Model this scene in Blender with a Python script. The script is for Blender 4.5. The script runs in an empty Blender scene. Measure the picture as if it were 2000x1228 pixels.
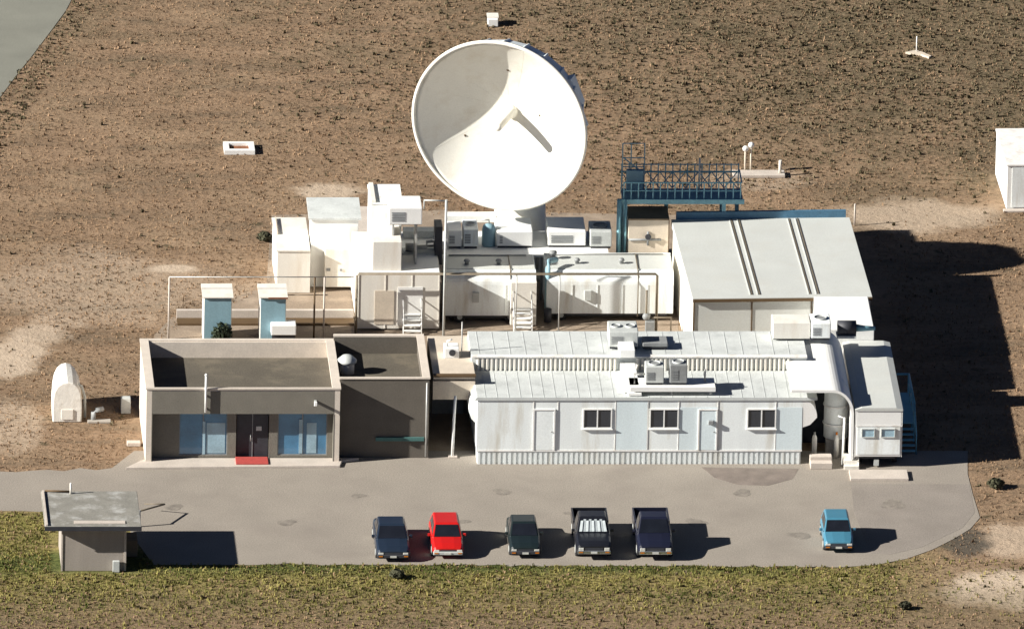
import bpy, bmesh, math, random
from mathutils import Vector, Matrix
random.seed(7)
SC = bpy.context.scene
COL = SC.collection
R = math.radians

# ------------------------------------------------------------------ camera
PITCH, YAW, DIST, S = R(20), R(3.6), 1500.0, 38.0      # S: pixels (of 2000) per metre at the target
fw = Vector((math.sin(YAW)*math.cos(PITCH), math.cos(YAW)*math.cos(PITCH), -math.sin(PITCH)))
r0 = Vector((math.cos(YAW), -math.sin(YAW), 0))
u0 = Vector((math.sin(YAW)*math.sin(PITCH), math.cos(YAW)*math.sin(PITCH), math.cos(PITCH)))
rho = math.atan2(u0.x, r0.x)
RT = r0*math.cos(rho) + u0*math.sin(rho)
UP = u0*math.cos(rho) - r0*math.sin(rho)
TGT = UP*((905-614)/S)
CPOS = TGT - fw*DIST
cam = bpy.data.objects.new('camera', bpy.data.cameras.new('camera'))
COL.objects.link(cam)
m = Matrix.Identity(4)
for i in range(3):
    m[i][0] = RT[i]; m[i][1] = UP[i]; m[i][2] = -fw[i]; m[i][3] = CPOS[i]
cam.matrix_world = m
cam.data.sensor_width = 36
cam.data.lens = 36*DIST/(2000/S)
cam.data.clip_start = 10
cam.data.clip_end = 20000
SC.camera = cam

# ------------------------------------------------------------------ light
SUN_TRAVEL = Vector((0.865, 0.20, -0.445)).normalized()
el = math.asin(-SUN_TRAVEL.z)
w = bpy.data.worlds.new("World"); SC.world = w; w.use_nodes = True
nt = w.node_tree
bg = nt.nodes['Background']
sky = nt.nodes.new('ShaderNodeTexSky'); sky.sky_type = 'NISHITA'; sky.sun_disc = False
sky.sun_elevation = el
sky.sun_rotation = math.atan2(-SUN_TRAVEL.x, -SUN_TRAVEL.y)
nt.links.new(sky.outputs[0], bg.inputs[0]); bg.inputs[1].default_value = 0.05
sky.air_density = .2; sky.dust_density = .2; sky.altitude = 900
sl = bpy.data.lights.new('sun', 'SUN'); sl.energy = 5.0; sl.angle = R(0.5); sl.color = (1, .96, .89)
so = bpy.data.objects.new('sun', sl); COL.objects.link(so)
so.rotation_euler = SUN_TRAVEL.to_track_quat('-Z', 'Y').to_euler()
so.location = (-60, -20, 60)
SC.view_settings.view_transform = 'Standard'; SC.view_settings.look = 'None'
SC.view_settings.gamma = 1; SC.view_settings.exposure = 1.05
SC.render.engine = 'CYCLES'
SC.render.resolution_x = 1024; SC.render.resolution_y = 628

def ray(px, row): return fw*DIST + RT*((px-1000)/S) - UP*((row-614)/S)
def at(px, row, z=0.0):              # place of a point of known height
    d = ray(px, row); t = (z-CPOS.z)/d.z
    return CPOS + d*t
def aty(px, row, y):                 # place of a point of known depth
    d = ray(px, row); t = (y-CPOS.y)/d.y
    return CPOS + d*t

# ------------------------------------------------------------------ materials
def mat(name, col, rough=.7, var=.12, scale=3.0, metal=0, bump=0, bscale=30, fine=.08, streak=False, spec=.5, stain=None):
    m = bpy.data.materials.new(name); m.use_nodes = True
    n = m.node_tree.nodes; l = m.node_tree.links
    b = n['Principled BSDF']
    b.inputs['Roughness'].default_value = rough; b.inputs['Metallic'].default_value = metal
    b.inputs['Specular IOR Level'].default_value = spec
    tc = n.new('ShaderNodeTexCoord')
    src = tc.outputs['Object']
    if streak:
        mp = n.new('ShaderNodeMapping'); mp.inputs['Scale'].default_value = (1, 1, .15)
        l.new(src, mp.inputs[0]); src = mp.outputs[0]
    a = n.new('ShaderNodeTexNoise'); a.inputs['Scale'].default_value = scale; a.inputs['Detail'].default_value = 5
    l.new(src, a.inputs['Vector'])
    f = n.new('ShaderNodeTexNoise'); f.inputs['Scale'].default_value = 14; f.inputs['Detail'].default_value = 3
    l.new(tc.outputs['Object'], f.inputs['Vector'])
    r1 = n.new('ShaderNodeMapRange'); r1.inputs[1].default_value = .3; r1.inputs[2].default_value = .7
    r1.inputs[3].default_value = 1-var; r1.inputs[4].default_value = 1+var*.6
    l.new(a.outputs[0], r1.inputs[0])
    r2 = n.new('ShaderNodeMapRange'); r2.inputs[1].default_value = .3; r2.inputs[2].default_value = .7
    r2.inputs[3].default_value = 1-fine; r2.inputs[4].default_value = 1+fine
    l.new(f.outputs[0], r2.inputs[0])
    mu = n.new('ShaderNodeMath'); mu.operation = 'MULTIPLY'
    l.new(r1.outputs[0], mu.inputs[0]); l.new(r2.outputs[0], mu.inputs[1])
    mx = n.new('ShaderNodeVectorMath'); mx.operation = 'SCALE'; mx.inputs[0].default_value = col
    l.new(mu.outputs[0], mx.inputs['Scale'])
    out = mx.outputs[0]
    if stain:
        sn = n.new('ShaderNodeTexNoise'); sn.inputs['Scale'].default_value = stain[1]; sn.inputs['Detail'].default_value = 6
        sn.inputs['Roughness'].default_value = .65
        l.new(src, sn.inputs['Vector'])
        sr = n.new('ShaderNodeMapRange'); sr.inputs[1].default_value = .5; sr.inputs[2].default_value = .72
        sr.inputs[4].default_value = stain[2]
        l.new(sn.outputs[0], sr.inputs[0])
        mi = n.new('ShaderNodeMix'); mi.data_type = 'RGBA'
        l.new(sr.outputs[0], mi.inputs[0]); l.new(out, mi.inputs[6]); mi.inputs[7].default_value = (*stain[0], 1)
        out = mi.outputs[2]
    l.new(out, b.inputs['Base Color'])
    if bump:
        bn = n.new('ShaderNodeTexNoise'); bn.inputs['Scale'].default_value = bscale; bn.inputs['Detail'].default_value = 4
        l.new(tc.outputs['Object'], bn.inputs['Vector'])
        bp = n.new('ShaderNodeBump'); bp.inputs['Strength'].default_value = bump; bp.inputs['Distance'].default_value = .05
        l.new(bn.outputs[0], bp.inputs['Height']); l.new(bp.outputs[0], b.inputs['Normal'])
    return m

RUST = (.22, .13, .07)
WHITE = mat('white_paint', (.80, .79, .76), .55, .06, 1.2, fine=.05, streak=True, stain=((.45, .36, .26), 1.6, .5))
CLEAN = mat('clean_white', (.82, .82, .79), .5, .04, 1.0, fine=.04)
DISH = mat('dish_white', (.83, .81, .73), .6, .05, .6, fine=.04, stain=((.62, .55, .43), .9, .4))
TRAIL = mat('trailer_siding', (.80, .84, .83), .6, .07, 1.0, fine=.06, streak=True, stain=((.48, .43, .33), 1.5, .6))
PANEL = mat('blue_grey_siding_panel', (.68, .77, .79), .6, .07, 1.0, fine=.06, streak=True)
ROOFW = mat('white_coated_roof', (.56, .585, .57), .7, .10, .8, fine=.08, stain=((.30, .32, .31), 1.3, .5))
ROOFG = mat('pale_metal_roof', (.545, .56, .53), .55, .05, .5, fine=.06, stain=((.5, .48, .42), .9, .3))
CREAM = mat('cream_paint', (.76, .73, .66), .65, .06, 1.0, fine=.05, streak=True, stain=((.5, .38, .25), 1.4, .3))
BEIGE = mat('beige_paint', (.60, .52, .42), .7, .10, 1.0, fine=.08)
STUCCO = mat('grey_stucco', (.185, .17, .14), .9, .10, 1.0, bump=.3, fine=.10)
STUCCO_SHADE = mat('dark_brown_stucco', (.125, .11, .09), .9, .10, 1.0, bump=.3, fine=.10)  # annex wall shade put into a darker copy of the stucco
PARA = mat('cream_parapet', (.62, .55, .47), .8, .08, 1.5, fine=.08)
GRAVEL = mat('tan_gravel_roof', (.100, .086, .064), .95, .14, .8, bump=.5, bscale=20, fine=.22, stain=((.24, .2, .14), .5, .5))
GRAVEL2 = mat('dark_gravel', (.10, .085, .065), .95, .14, 1.5, bump=.5, bscale=20, fine=.2)
CONC = mat('pale_concrete', (.52, .46, .40), .85, .1, 1.2, bump=.2, fine=.1)
CONCG = mat('grey_concrete', (.34, .31, .27), .9, .12, 1.2, bump=.2, fine=.12)
REDC = mat('red_painted_step', (.42, .06, .05), .8, .12, 4, fine=.1)
SHINGLE = mat('weathered_grey_roofing', (.235, .225, .195), .85, .16, 1.6, bump=.4, fine=.14, stain=((.52, .52, .50), 1.2, .7))
SHEDW = mat('grey_shed_boards', (.34, .30, .26), .85, .10, 2, fine=.08, streak=True)
DARKB = mat('dark_brown_trim', (.10, .06, .025), .7, .1, 2)
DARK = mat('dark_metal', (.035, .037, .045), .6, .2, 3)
BLACK = mat('black_rubber', (.018, .018, .02), .8, .2, 5)
GALV = mat('galvanised_pipe', (.42, .42, .40), .5, .15, 3, metal=.3)
BROWNP = mat('brown_pipe', (.16, .13, .09), .6, .2, 3)
BSTEEL = mat('blue_painted_steel', (.22, .44, .50), .55, .15, 2, fine=.12)
CYAN = mat('light_blue_steel', (.16, .42, .52), .5, .1, 2)
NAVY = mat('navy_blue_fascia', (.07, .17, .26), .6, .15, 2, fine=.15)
TBLUE = mat('grey_blue_paint', (.22, .36, .42), .55, .1, 2, streak=True)
LGREY = mat('light_grey_metal', (.50, .52, .50), .5, .1, 3)
MGREY = mat('mid_grey_metal', (.24, .25, .25), .6, .15, 4)
GREENB = mat('green_painted_bench', (.06, .15, .14), .7, .1, 3)
WOOD = mat('weathered_wood', (.22, .16, .10), .9, .15, 3)
RUSTM = mat('rusty_brown_cover', (.24, .10, .05), .85, .25, 3)
def paint(name, c, r=.3):
    m = mat(name, c, r, .04, 2, fine=.05); m.node_tree.nodes['Principled BSDF'].inputs['Coat Weight'].default_value = .25; return m
P_RED = paint('red_car_paint', (.52, .012, .01))
P_CHAR = paint('charcoal_car_paint', (.016, .026, .045))
P_BLACK = paint('black_car_paint', (.012, .013, .018))
P_GREEN = paint('black_green_car_paint', (.012, .02, .022))
P_NAVY = paint('navy_car_paint', (.012, .014, .03))
P_BLUE = paint('steel_blue_car_paint', (.06, .20, .29))
def glassm(name, c, r=.08):
    m = mat(name, c, r, .25, 1.2, fine=.1, spec=.8); return m
GLASS = glassm('dark_window_glass', (.03, .035, .045))
CGLASS = glassm('car_glass', (.012, .014, .02), .05)
BGLASS = glassm('blue_window_film', (.07, .20, .34))  # blue reflection put into the glass colour
BGL2 = glassm('pale_blue_window_blind', (.30, .44, .52), .3)
CHROME = mat('chrome', (.7, .72, .72), .2, .05, 3, metal=.9)
LAMP = mat('lamp_lens', (.6, .6, .55), .2, .05, 3)
TAILL = mat('red_lens', (.4, .01, .01), .2, .05, 3)
AMBER = mat('amber_lens', (.55, .18, .02), .2, .05, 3)
FOIL = mat('silver_sunshade_foil', (.5, .55, .56), .35, .1, 6, metal=.2)

# ------------------------------------------------------------------ mesh helper
class MB:
    def __init__(s): s.b = bmesh.new()
    def box(s, x0, x1, y0, y1, z0, z1, bev=0):
        vs = [s.b.verts.new(p) for p in [(x0,y0,z0),(x1,y0,z0),(x1,y1,z0),(x0,y1,z0),(x0,y0,z1),(x1,y0,z1),(x1,y1,z1),(x0,y1,z1)]]
        fs = [s.b.faces.new([vs[i] for i in f]) for f in [(3,2,1,0),(4,5,6,7),(0,1,5,4),(1,2,6,5),(2,3,7,6),(3,0,4,7)]]
        if bev:
            es = {e for f in fs for e in f.edges}
            bmesh.ops.bevel(s.b, geom=list(es), offset=bev, segments=2, affect='EDGES', profile=.5)
        return s
    def tube(s, pts, r, n=8, r2=None, caps=True):
        pts = [Vector(p) for p in pts]; rings = []
        for i, p in enumerate(pts):
            d = (pts[min(i+1, len(pts)-1)]-pts[max(i-1, 0)]).normalized()
            a = Vector((0,0,1)) if abs(d.z) < .9 else Vector((1,0,0))
            u = d.cross(a).normalized(); v = d.cross(u)
            rr = r if r2 is None else r+(r2-r)*i/(len(pts)-1)
            rings.append([s.b.verts.new(p+(u*math.cos(2*math.pi*k/n)+v*math.sin(2*math.pi*k/n))*rr) for k in range(n)])
        for A, B in zip(rings, rings[1:]):
            for k in range(n):
                f = s.b.faces.new([A[k], A[(k+1)%n], B[(k+1)%n], B[k]]); f.smooth = n > 6
        if caps:
            s.b.faces.new(rings[0][::-1]); s.b.faces.new(rings[-1])
        return s
    def lathe(s, prof, n=32, c=(0,0,0), axis=None, smooth=True):
        # prof: list of (r, h) ; axis matrix optional
        M = axis or Matrix.Identity(3); c = Vector(c); rings = []
        for r, h in prof:
            if r < 1e-5: rings.append([s.b.verts.new(c+M@Vector((0,0,h)))]); continue
            rings.append([s.b.verts.new(c+M@Vector((r*math.cos(2*math.pi*k/n), r*math.sin(2*math.pi*k/n), h))) for k in range(n)])
        for A, B in zip(rings, rings[1:]):
            for k in range(n):
                if len(A) == 1: vs = [A[0], B[(k+1)%n], B[k]] if False else [A[0], B[k], B[(k+1)%n]]
                elif len(B) == 1: vs = [A[k], A[(k+1)%n], B[0]]
                else: vs = [A[k], A[(k+1)%n], B[(k+1)%n], B[k]]
                f = s.b.faces.new(vs); f.smooth = smooth
        return s
    def prism(s, poly, d0, d1, ax='y'):
        # poly in the plane normal to ax
        def P(a, b, d): return {'y': (a, d, b), 'x': (d, a, b), 'z': (a, b, d)}[ax]
        A = [s.b.verts.new(P(a, b, d0)) for a, b in poly]; B = [s.b.verts.new(P(a, b, d1)) for a, b in poly]
        n = len(poly)
        s.b.faces.new(A); s.b.faces.new(B[::-1])
        for k in range(n): s.b.faces.new([A[k], B[k], B[(k+1)%n], A[(k+1)%n]])
        return s
    def quadslab(s, q, t):
        q = [Vector(p) for p in q]; n = (q[1]-q[0]).cross(q[2]-q[0]).normalized()
        A = [s.b.verts.new(p) for p in q]; B = [s.b.verts.new(p+n*t) for p in q]
        s.b.faces.new(A[::-1]); s.b.faces.new(B)
        for k in range(len(q)): s.b.faces.new([A[k], A[(k+1)%len(q)], B[(k+1)%len(q)], B[k]])
        return s
    def loft(s, rings, close=True, smooth=False):
        V = [[s.b.verts.new(p) for p in r] for r in rings]
        for A, B in zip(V, V[1:]):
            n = len(A)
            for k in range(n):
                f = s.b.faces.new([A[k], A[(k+1)%n], B[(k+1)%n], B[k]]); f.smooth = smooth
        if close: s.b.faces.new(V[0][::-1]); s.b.faces.new(V[-1])
        return s
    def sphere(s, c, r, sc=(1,1,1), seg=14):
        bmesh.ops.create_uvsphere(s.b, u_segments=seg, v_segments=seg//2+2, radius=r,
            matrix=Matrix.Translation(c) @ Matrix.Diagonal((*sc, 1)))
        return s
    def build(s, name, m, parent=None, loc=None, bev=0, label=None):
        me = bpy.data.meshes.new(name)
        bmesh.ops.recalc_face_normals(s.b, faces=s.b.faces)
        s.b.to_mesh(me); s.b.free()
        me.materials.append(m)
        o = bpy.data.objects.new(name, me); COL.objects.link(o)
        if parent: o.parent = parent
        if loc is not None: o.location = loc
        if bev:
            md = o.modifiers.new('bevel', 'BEVEL'); md.width = bev; md.segments = 2; md.limit_method = 'ANGLE'
        if label: o['label'] = label
        return o
def split(mb, name, m, parent, **k):
    """one object for each connected piece"""
    bm = mb.b; bm.verts.index_update(); seen = set(); out = []
    for v0 in list(bm.verts):
        if v0 in seen: continue
        st = [v0]; isl = []
        seen.add(v0)
        while st:
            v = st.pop(); isl.append(v)
            for e in v.link_edges:
                o2 = e.other_vert(v)
                if o2 not in seen: seen.add(o2); st.append(o2)
        fs = {f for v in isl for f in v.link_faces}
        nb = MB(); mp = {v: nb.b.verts.new(v.co) for v in isl}
        for f in fs:
            nf = nb.b.faces.new([mp[v] for v in f.verts]); nf.smooth = f.smooth
        out.append(nb.build(name, m, parent, **k))
    bm.free(); return out
def tag(o, label, cat, group=None):
    o['label'] = label; o['category'] = cat
    if group: o['group'] = group
    return o
def thing(name, label, cat, loc=(0,0,0), rz=0, group=None):
    o = bpy.data.objects.new(name, None); COL.objects.link(o)
    o.location = loc; o.rotation_euler = (0, 0, rz); o.empty_display_size = .3
    return tag(o, label, cat, group)
def copy_tree(o, parent=None):
    c = o.copy(); COL.objects.link(c)
    if parent: c.parent = parent
    for ch in list(o.children): copy_tree(ch, c)
    return c
def window(parent, x0, x1, z0, z1, y=0, panes=2, fm=CLEAN, gm=GLASS, fw_=.06, sill=True, label=None):
    """window on a wall whose outside faces -y, at depth y"""
    f = MB(); f.box(x0-fw_, x1+fw_, y-.06, y-.003, z1, z1+fw_); f.box(x0-fw_, x1+fw_, y-.06, y-.003, z0-fw_, z0)
    f.box(x0-fw_, x0, y-.058, y-.003, z0, z1); f.box(x1, x1+fw_, y-.058, y-.003, z0, z1)
    for i in range(1, panes):
        x = x0+(x1-x0)*i/panes; f.box(x-.03, x+.03, y-.055, y-.003, z0, z1)
    wo = f.build('window', fm, parent, label=label)
    MB().box(x0, x1, y-.02, y-.004, z0, z1).build('pane', gm, wo)
    if sill: MB().box(x0-.1, x1+.1, y-.12, y-.004, z0-fw_-.05, z0-fw_-.003).build('sill', fm, wo)
    return wo
def door(parent, x0, x1, z0, z1, y=0, dm=CLEAN, fm=CLEAN, label=None):
    f = MB(); f.box(x0-.07, x1+.07, y-.06, y-.003, z1, z1+.07); f.box(x0-.07, x0, y-.06, y-.003, z0, z1); f.box(x1, x1+.07, y-.06, y-.003, z0, z1)
    d = MB().box(x0, x1, y-.035, y-.004, z0, z1).build('door', dm, parent, label=label)
    f.build('frame', fm, d)
    MB().tube([(x1-.12, y-.09, z0+1.0), (x1-.12, y-.035, z0+1.0)], .03).build('handle', GALV, d)
    return d

# ------------------------------------------------------------------ ground
def ground_material():
    m = bpy.data.materials.new('dry_hillside'); m.use_nodes = True
    n = m.node_tree.nodes; l = m.node_tree.links; b = n['Principled BSDF']
    b.inputs['Roughness'].default_value = .95; b.inputs['Specular IOR Level'].default_value = .1
    tc = n.new('ShaderNodeTexCoord'); co = tc.outputs['Object']
    def noise(sc, det=6, rough=.6, off=0, vec=None):
        a = n.new('ShaderNodeTexNoise'); a.inputs['Scale'].default_value = sc; a.inputs['Detail'].default_value = det
        a.inputs['Roughness'].default_value = rough
        if off or vec:
            mp = n.new('ShaderNodeMapping'); mp.inputs['Location'].default_value = (off, off*.7, 0)
            if vec: mp.inputs['Scale'].default_value = vec
            l.new(co, mp.inputs[0]); l.new(mp.outputs[0], a.inputs['Vector'])
        else: l.new(co, a.inputs['Vector'])
        return a.outputs[0]
    def rng(v, a, bb, c=0, d=1):
        r = n.new('ShaderNodeMapRange'); r.inputs[1].default_value = a; r.inputs[2].default_value = bb
        r.inputs[3].default_value = c; r.inputs[4].default_value = d; l.new(v, r.inputs[0]); return r.outputs[0]
    def mix(f, a, c):
        x = n.new('ShaderNodeMix'); x.data_type = 'RGBA'; l.new(f, x.inputs[0])
        for i, v in ((6, a), (7, c)):
            if isinstance(v, tuple): x.inputs[i].default_value = (*v, 1)
            else: l.new(v, x.inputs[i])
        return x.outputs[2]
    def math_(op, a, c):
        x = n.new('ShaderNodeMath'); x.operation = op
        for i, v in ((0, a), (1, c)):
            if isinstance(v, (int, float)): x.inputs[i].default_value = v
            else: l.new(v, x.inputs[i])
        x.use_clamp = op in ('ADD', 'SUBTRACT')
        return x.outputs[0]
    def blob(x, y, rx, ry, soft=.6):
        mp = n.new('ShaderNodeMapping'); mp.inputs['Location'].default_value = (-x/rx, -y/ry, 0)
        mp.inputs['Scale'].default_value = (1/rx, 1/ry, 0)
        l.new(co, mp.inputs[0])
        ln = n.new('ShaderNodeVectorMath'); ln.operation = 'LENGTH'; l.new(mp.outputs[0], ln.inputs[0])
        nn = math_('MULTIPLY', math_('SUBTRACT', noise(.35*6/max(rx,3), 5, .65, x), 0.0), 1.0)
        s = n.new('ShaderNodeMath'); s.operation = 'ADD'; l.new(ln.outputs['Value'], s.inputs[0])
        t = n.new('ShaderNodeMath'); t.operation = 'MULTIPLY'; l.new(nn, t.inputs[0]); t.inputs[1].default_value = 1.1
        l.new(t.outputs[0], s.inputs[1])
        return rng(s.outputs[0], 1.1+soft*.6, 1.1, 0, 1)
    fine = rng(noise(3.4, 8, .75), .36, .64)
    vfine = rng(noise(9, 4, .7, 5), .35, .65)
    base = mix(fine, (.140, .092, .058), (.31, .205, .125))
    st = n.new('ShaderNodeMapping'); st.inputs['Rotation'].default_value = (0, 0, R(-62)); st.inputs['Scale'].default_value = (.22, 1.0, 1)
    l.new(co, st.inputs[0]); sn_ = n.new('ShaderNodeTexNoise'); sn_.inputs['Scale'].default_value = .5; sn_.inputs['Detail'].default_value = 6; sn_.inputs['Roughness'].default_value = .65
    l.new(st.outputs[0], sn_.inputs['Vector'])
    base = mix(math_('MULTIPLY', rng(sn_.outputs[0], .5, .66), .75), base, (.105, .082, .055))
    base = mix(math_('MULTIPLY', rng(sn_.outputs[0], .48, .34), .65), base, (.33, .225, .145))
    base = mix(math_('MULTIPLY', vfine, .4), base, (.30, .22, .15))
    dry = rng(noise(.16, 6, .65, 12), .48, .62)
    base = mix(math_('MULTIPLY', dry, .35), base, (.33, .24, .155))
    dk = rng(noise(.9, 3, .5, 71), .64, .72)
    base = mix(math_('MULTIPLY', dk, .7), base, (.06, .055, .03))
    # olive scrub in the upper right, and dark tufts
    sx = n.new('ShaderNodeSeparateXYZ'); l.new(co, sx.inputs[0])
    g1 = math_('ADD', rng(sx.outputs[0], -6, 30, 0, .55), rng(sx.outputs[1], 30, 66, 0, .5))
    nz = rng(noise(.22, 6, .7, 31), .3, .7, -.35, .35)
    g2 = n.new('ShaderNodeMath'); g2.operation = 'ADD'; l.new(g1, g2.inputs[0]); l.new(nz, g2.inputs[1])
    scrub = math_('MULTIPLY', rng(g2.outputs[0], .40, .95), rng(sx.outputs[1], 26, 44))
    sc_col = mix(fine, (.06, .050, .030), (.185, .145, .09))
    base = mix(math_('MULTIPLY', scrub, .85), base, sc_col)
    # bright bare earth patches
    for (px, row, rx, ry, k) in ((1960, 1150, 4.2, 3.6, 1), (1990, 1055, 2.6, 3.5, .6), (8, 712, 2.2, 2.6, .9), (40, 682, 2.0, 2.4, .85), (75, 652, 2.0, 2.0, .7), (108, 628, 2.2, 1.6, .45), (20, 830, 2.5, 5, .5), (340, 524, 1.6, .9, .9), (1790, 420, 5.5, 3.4, .6),
                                 (1480, 350, 4, 2.2, .35), (640, 372, 2.4, 1.5, .8), (190, 560, 9, 7, .4), (560, 590, 4, 5, .45), (1120, 640, 8, 2.5, .3)):
        p = at(px, row)
        base = mix(math_('MULTIPLY', blob(p.x, p.y, rx, ry), k), base, (.50, .40, .30))
    p = at(1830, 1050)
    base = mix(math_('MULTIPLY', blob(p.x+1.2, p.y-.3, 1.9, 3.2), .9), base, (.085, .075, .06))
    # greener verge below the lot
    y0 = at(1000, 1102).y
    gz = math_('MULTIPLY', rng(sx.outputs[1], y0-8.5, y0-2.5), rng(sx.outputs[0], 17, 22, 1, 0))
    gn = rng(noise(.5, 6, .7, 44), .3, .6, .35, 1)
    grn = mix(fine, (.11, .105, .028), (.33, .28, .10))
    gz2 = math_('MULTIPLY', rng(sx.outputs[1], y0+9, y0+7, 0, 1), gz)
    base = mix(math_('MULTIPLY', gz2, gn), base, grn)
    low = math_('MULTIPLY', rng(sx.outputs[1], y0-2.5, y0-5), .45)
    base = mix(low, base, mix(fine, (.085, .068, .035), (.22, .17, .095)))
    edge = math_('MULTIPLY', rng(sx.outputs[1], y0-1.9, y0-.6), rng(sx.outputs[0], 12, 17, 1, 0))
    edge = math_('MULTIPLY', edge, rng(sx.outputs[1], y0+2.5, y0+1.5, 0, 1))
    base = mix(math_('MULTIPLY', edge, .8), base, mix(fine, (.02, .045, .012), (.08, .11, .03)))
    l.new(base, b.inputs['Base Color'])
    hs = math_('MULTIPLY', noise(1.7, 8, .7, 3), 1.0)
    bp = n.new('ShaderNodeBump'); bp.inputs['Strength'].default_value = .6; bp.inputs['Distance'].default_value = .2
    l.new(hs, bp.inputs['Height']); l.new(bp.outputs[0], b.inputs['Normal'])
    return m
GROUND = ground_material()
g = MB()
N = 60
xs = [-6000, -2500, -900, -300, -100]+[-60+i*3 for i in range(41)]+[100, 300, 900, 2500, 6000]
ys = [-6000, -2500, -900, -300, -100]+[-40+i*4 for i in range(41)]+[160, 300, 900, 2500, 6000]
grid = [[g.b.verts.new((x, y, -.02)) for x in xs] for y in ys]
for j in range(len(ys)-1):
    for i in range(len(xs)-1):
        g.b.faces.new([grid[j][i], grid[j][i+1], grid[j+1][i+1], grid[j+1][i]])
o = g.build('ground', GROUND); o['kind'] = 'structure'

def sheet(name, pxs, z, m, kind='structure', thick=0):
    P = [at(a, b_) for a, b_ in pxs]
    mb = MB(); mb.prism([(p.x, p.y) for p in P], z-.015 if not thick else z-thick, z, 'z')
    o = mb.build(name, m)
    if kind: o['kind'] = kind
    return o
LOT = mat('pale_worn_asphalt', (.280, .247, .207), .9, .09, .35, bump=.15, bscale=25, fine=.24, stain=((.20, .17, .145), .25, .45))
import random as _r
def wob(a, b_, n, amp):
    out = []
    for i in range(n):
        t = i/n; out.append((a[0]+(b_[0]-a[0])*t, a[1]+(b_[1]-a[1])*t+_r.uniform(-amp, amp)))
    return out
lot_px = wob((-500, 930), (250, 914), 24, 3)+[(262, 880), (1890, 880)]+[(1890, 925), (1900, 965), (1914, 1010), (1895, 1032), (1862, 1052), (1822, 1072), (1772, 1090), (1712, 1102), (1640, 1107), (1560, 1106)] \
    + wob((1560, 1106), (480, 1100), 50, 2.2)+[(300, 1102), (262, 1050), (235, 1000)] + wob((230, 998), (-500, 1002), 24, 3)
sheet('parking_lot', lot_px, 0.0, LOT)
random.seed(11)
ROADM = mat('grey_gravel_road', (.20, .20, .165), .95, .12, .5, bump=.2, fine=.15)
sheet('road', [(-400, -150), (150, -20), (128, 22), (100, 60), (62, 110), (30, 150), (0, 190), (-30, 240), (-400, 420)], 0.0, ROADM)
YARD = mat('bare_yard_earth', (.26, .20, .145), .95, .14, .6, bump=.4, fine=.2, stain=((.5, .4, .3), .7, .5))
sheet('yard', [(300, 655), (335, 620), (520, 560), (530, 420), (860, 410), (1320, 420), (1330, 880), (300, 880)], -.008, YARD)
LOT2 = mat('newer_asphalt', (.245, .215, .185), .9, .09, .5, bump=.15, bscale=25, fine=.24, stain=((.18, .155, .13), .4, .4))
sheet('asphalt_patch', [(1662, 945), (1893, 945), (1904, 1000), (1880, 1030), (1800, 1068), (1740, 1082), (1700, 1080), (1668, 1000)], .005, LOT2)
SPOT = mat('old_oil_spot', (.225, .198, .166), .85, .3, 2.5, fine=.2)
for i, (px, row, a_) in enumerate(((752, 1060, .5), (905, 1018, .28), (1015, 1075, .4), (1118, 1003, .35), (1360, 1020, .5), (1450, 962, .45), (560, 1020, .4), (700, 968, .3), (1215, 1045, .35), (1560, 1045, .5), (980, 960, .4), (1745, 985, .6), (340, 990, .4))):
    c_ = at(px, row); ps = []
    for k in range(26):
        a = 2*math.pi*k/26; q = 1+random.uniform(-.08, .08)+.2*math.sin(2*a+i)+.12*math.sin(3*a+2*i)
        ps.append((c_.x+a_*1.2*q*math.cos(a), c_.y+a_*q*math.sin(a)))
    mb = MB(); mb.prism(ps, .0055, .0075, 'z'); o = mb.build('oil_stain', SPOT); o['kind'] = 'structure'
# oil stain on the lot
st = sheet('oil_stain', [(1370, 912), (1560, 915), (1548, 935), (1500, 948), (1440, 946), (1395, 932)], .006,
      mat('oil_stain', (.20, .165, .14), .8, .25, 1.2, fine=.15))

# ------------------------------------------------------------------ office (flat roof, parapets)
A = at(284, 905)
W, D, H = 9.95, 7.35, 4.05
t = thing('office_building', 'grey flat-roofed office with cream parapet, blue windows and dark entrance, left end of the row', 'building', A)
mb = MB()
mb.box(0, .28, 0, D, 0, H-.003); mb.box(W-.28, W, 0, D, 0, H-.003); mb.box(.28, W-.28, D-.3, D, 0, H-.003)
mb.box(.28, W-.28, .02, .3, 2.72, H-.003)                                    # fascia band
mb.build('side_wall', PARA, t)
mb = MB(); RB = .55
mb.box(.283, 2.05-.35, RB, RB+.25, 0, 2.72)
for a, b_ in ((1.7, 1.72), (4.22, 4.66), (6.36, 6.8), (9.35, W-.283)): mb.box(a, b_, RB, RB+.25, 0, 2.72)
mb.box(1.72, 4.22, RB, RB+.25, 0, .25); mb.box(6.8, 9.35, RB, RB+.25, 0, .25)
mb.box(1.72, 4.22, RB, RB+.25, 2.6, 2.72); mb.box(6.8, 9.35, RB, RB+.25, 2.6, 2.72); mb.box(4.66, 6.36, RB, RB+.25, 2.6, 2.72)
mb.box(.28, W-.28, -.003, .017, 2.72, H-.1)
mb.build('wall', STUCCO, t)
split(MB().box(.283, .32, -.01, .5, 0, 2.7).box(W-.32, W-.283, -.01, .5, 0, 2.7), 'wall_return', STUCCO, t)
MB().box(.28, W-.28, .3, D-.3, 3.1, 3.2).build('roof', GRAVEL, t)
mb = MB(); mb.box(-.04, .40, -.04, D+.04, H, H+.09); mb.box(W-.40, W+.04, -.04, D+.04, H, H+.09)
mb.box(.40, W-.40, D-.22, D+.04, H, H+.087); mb.box(.40, W-.40, -.04, .10, H, H+.087)
mb.build('parapet_cap', PARA, t)
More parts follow.
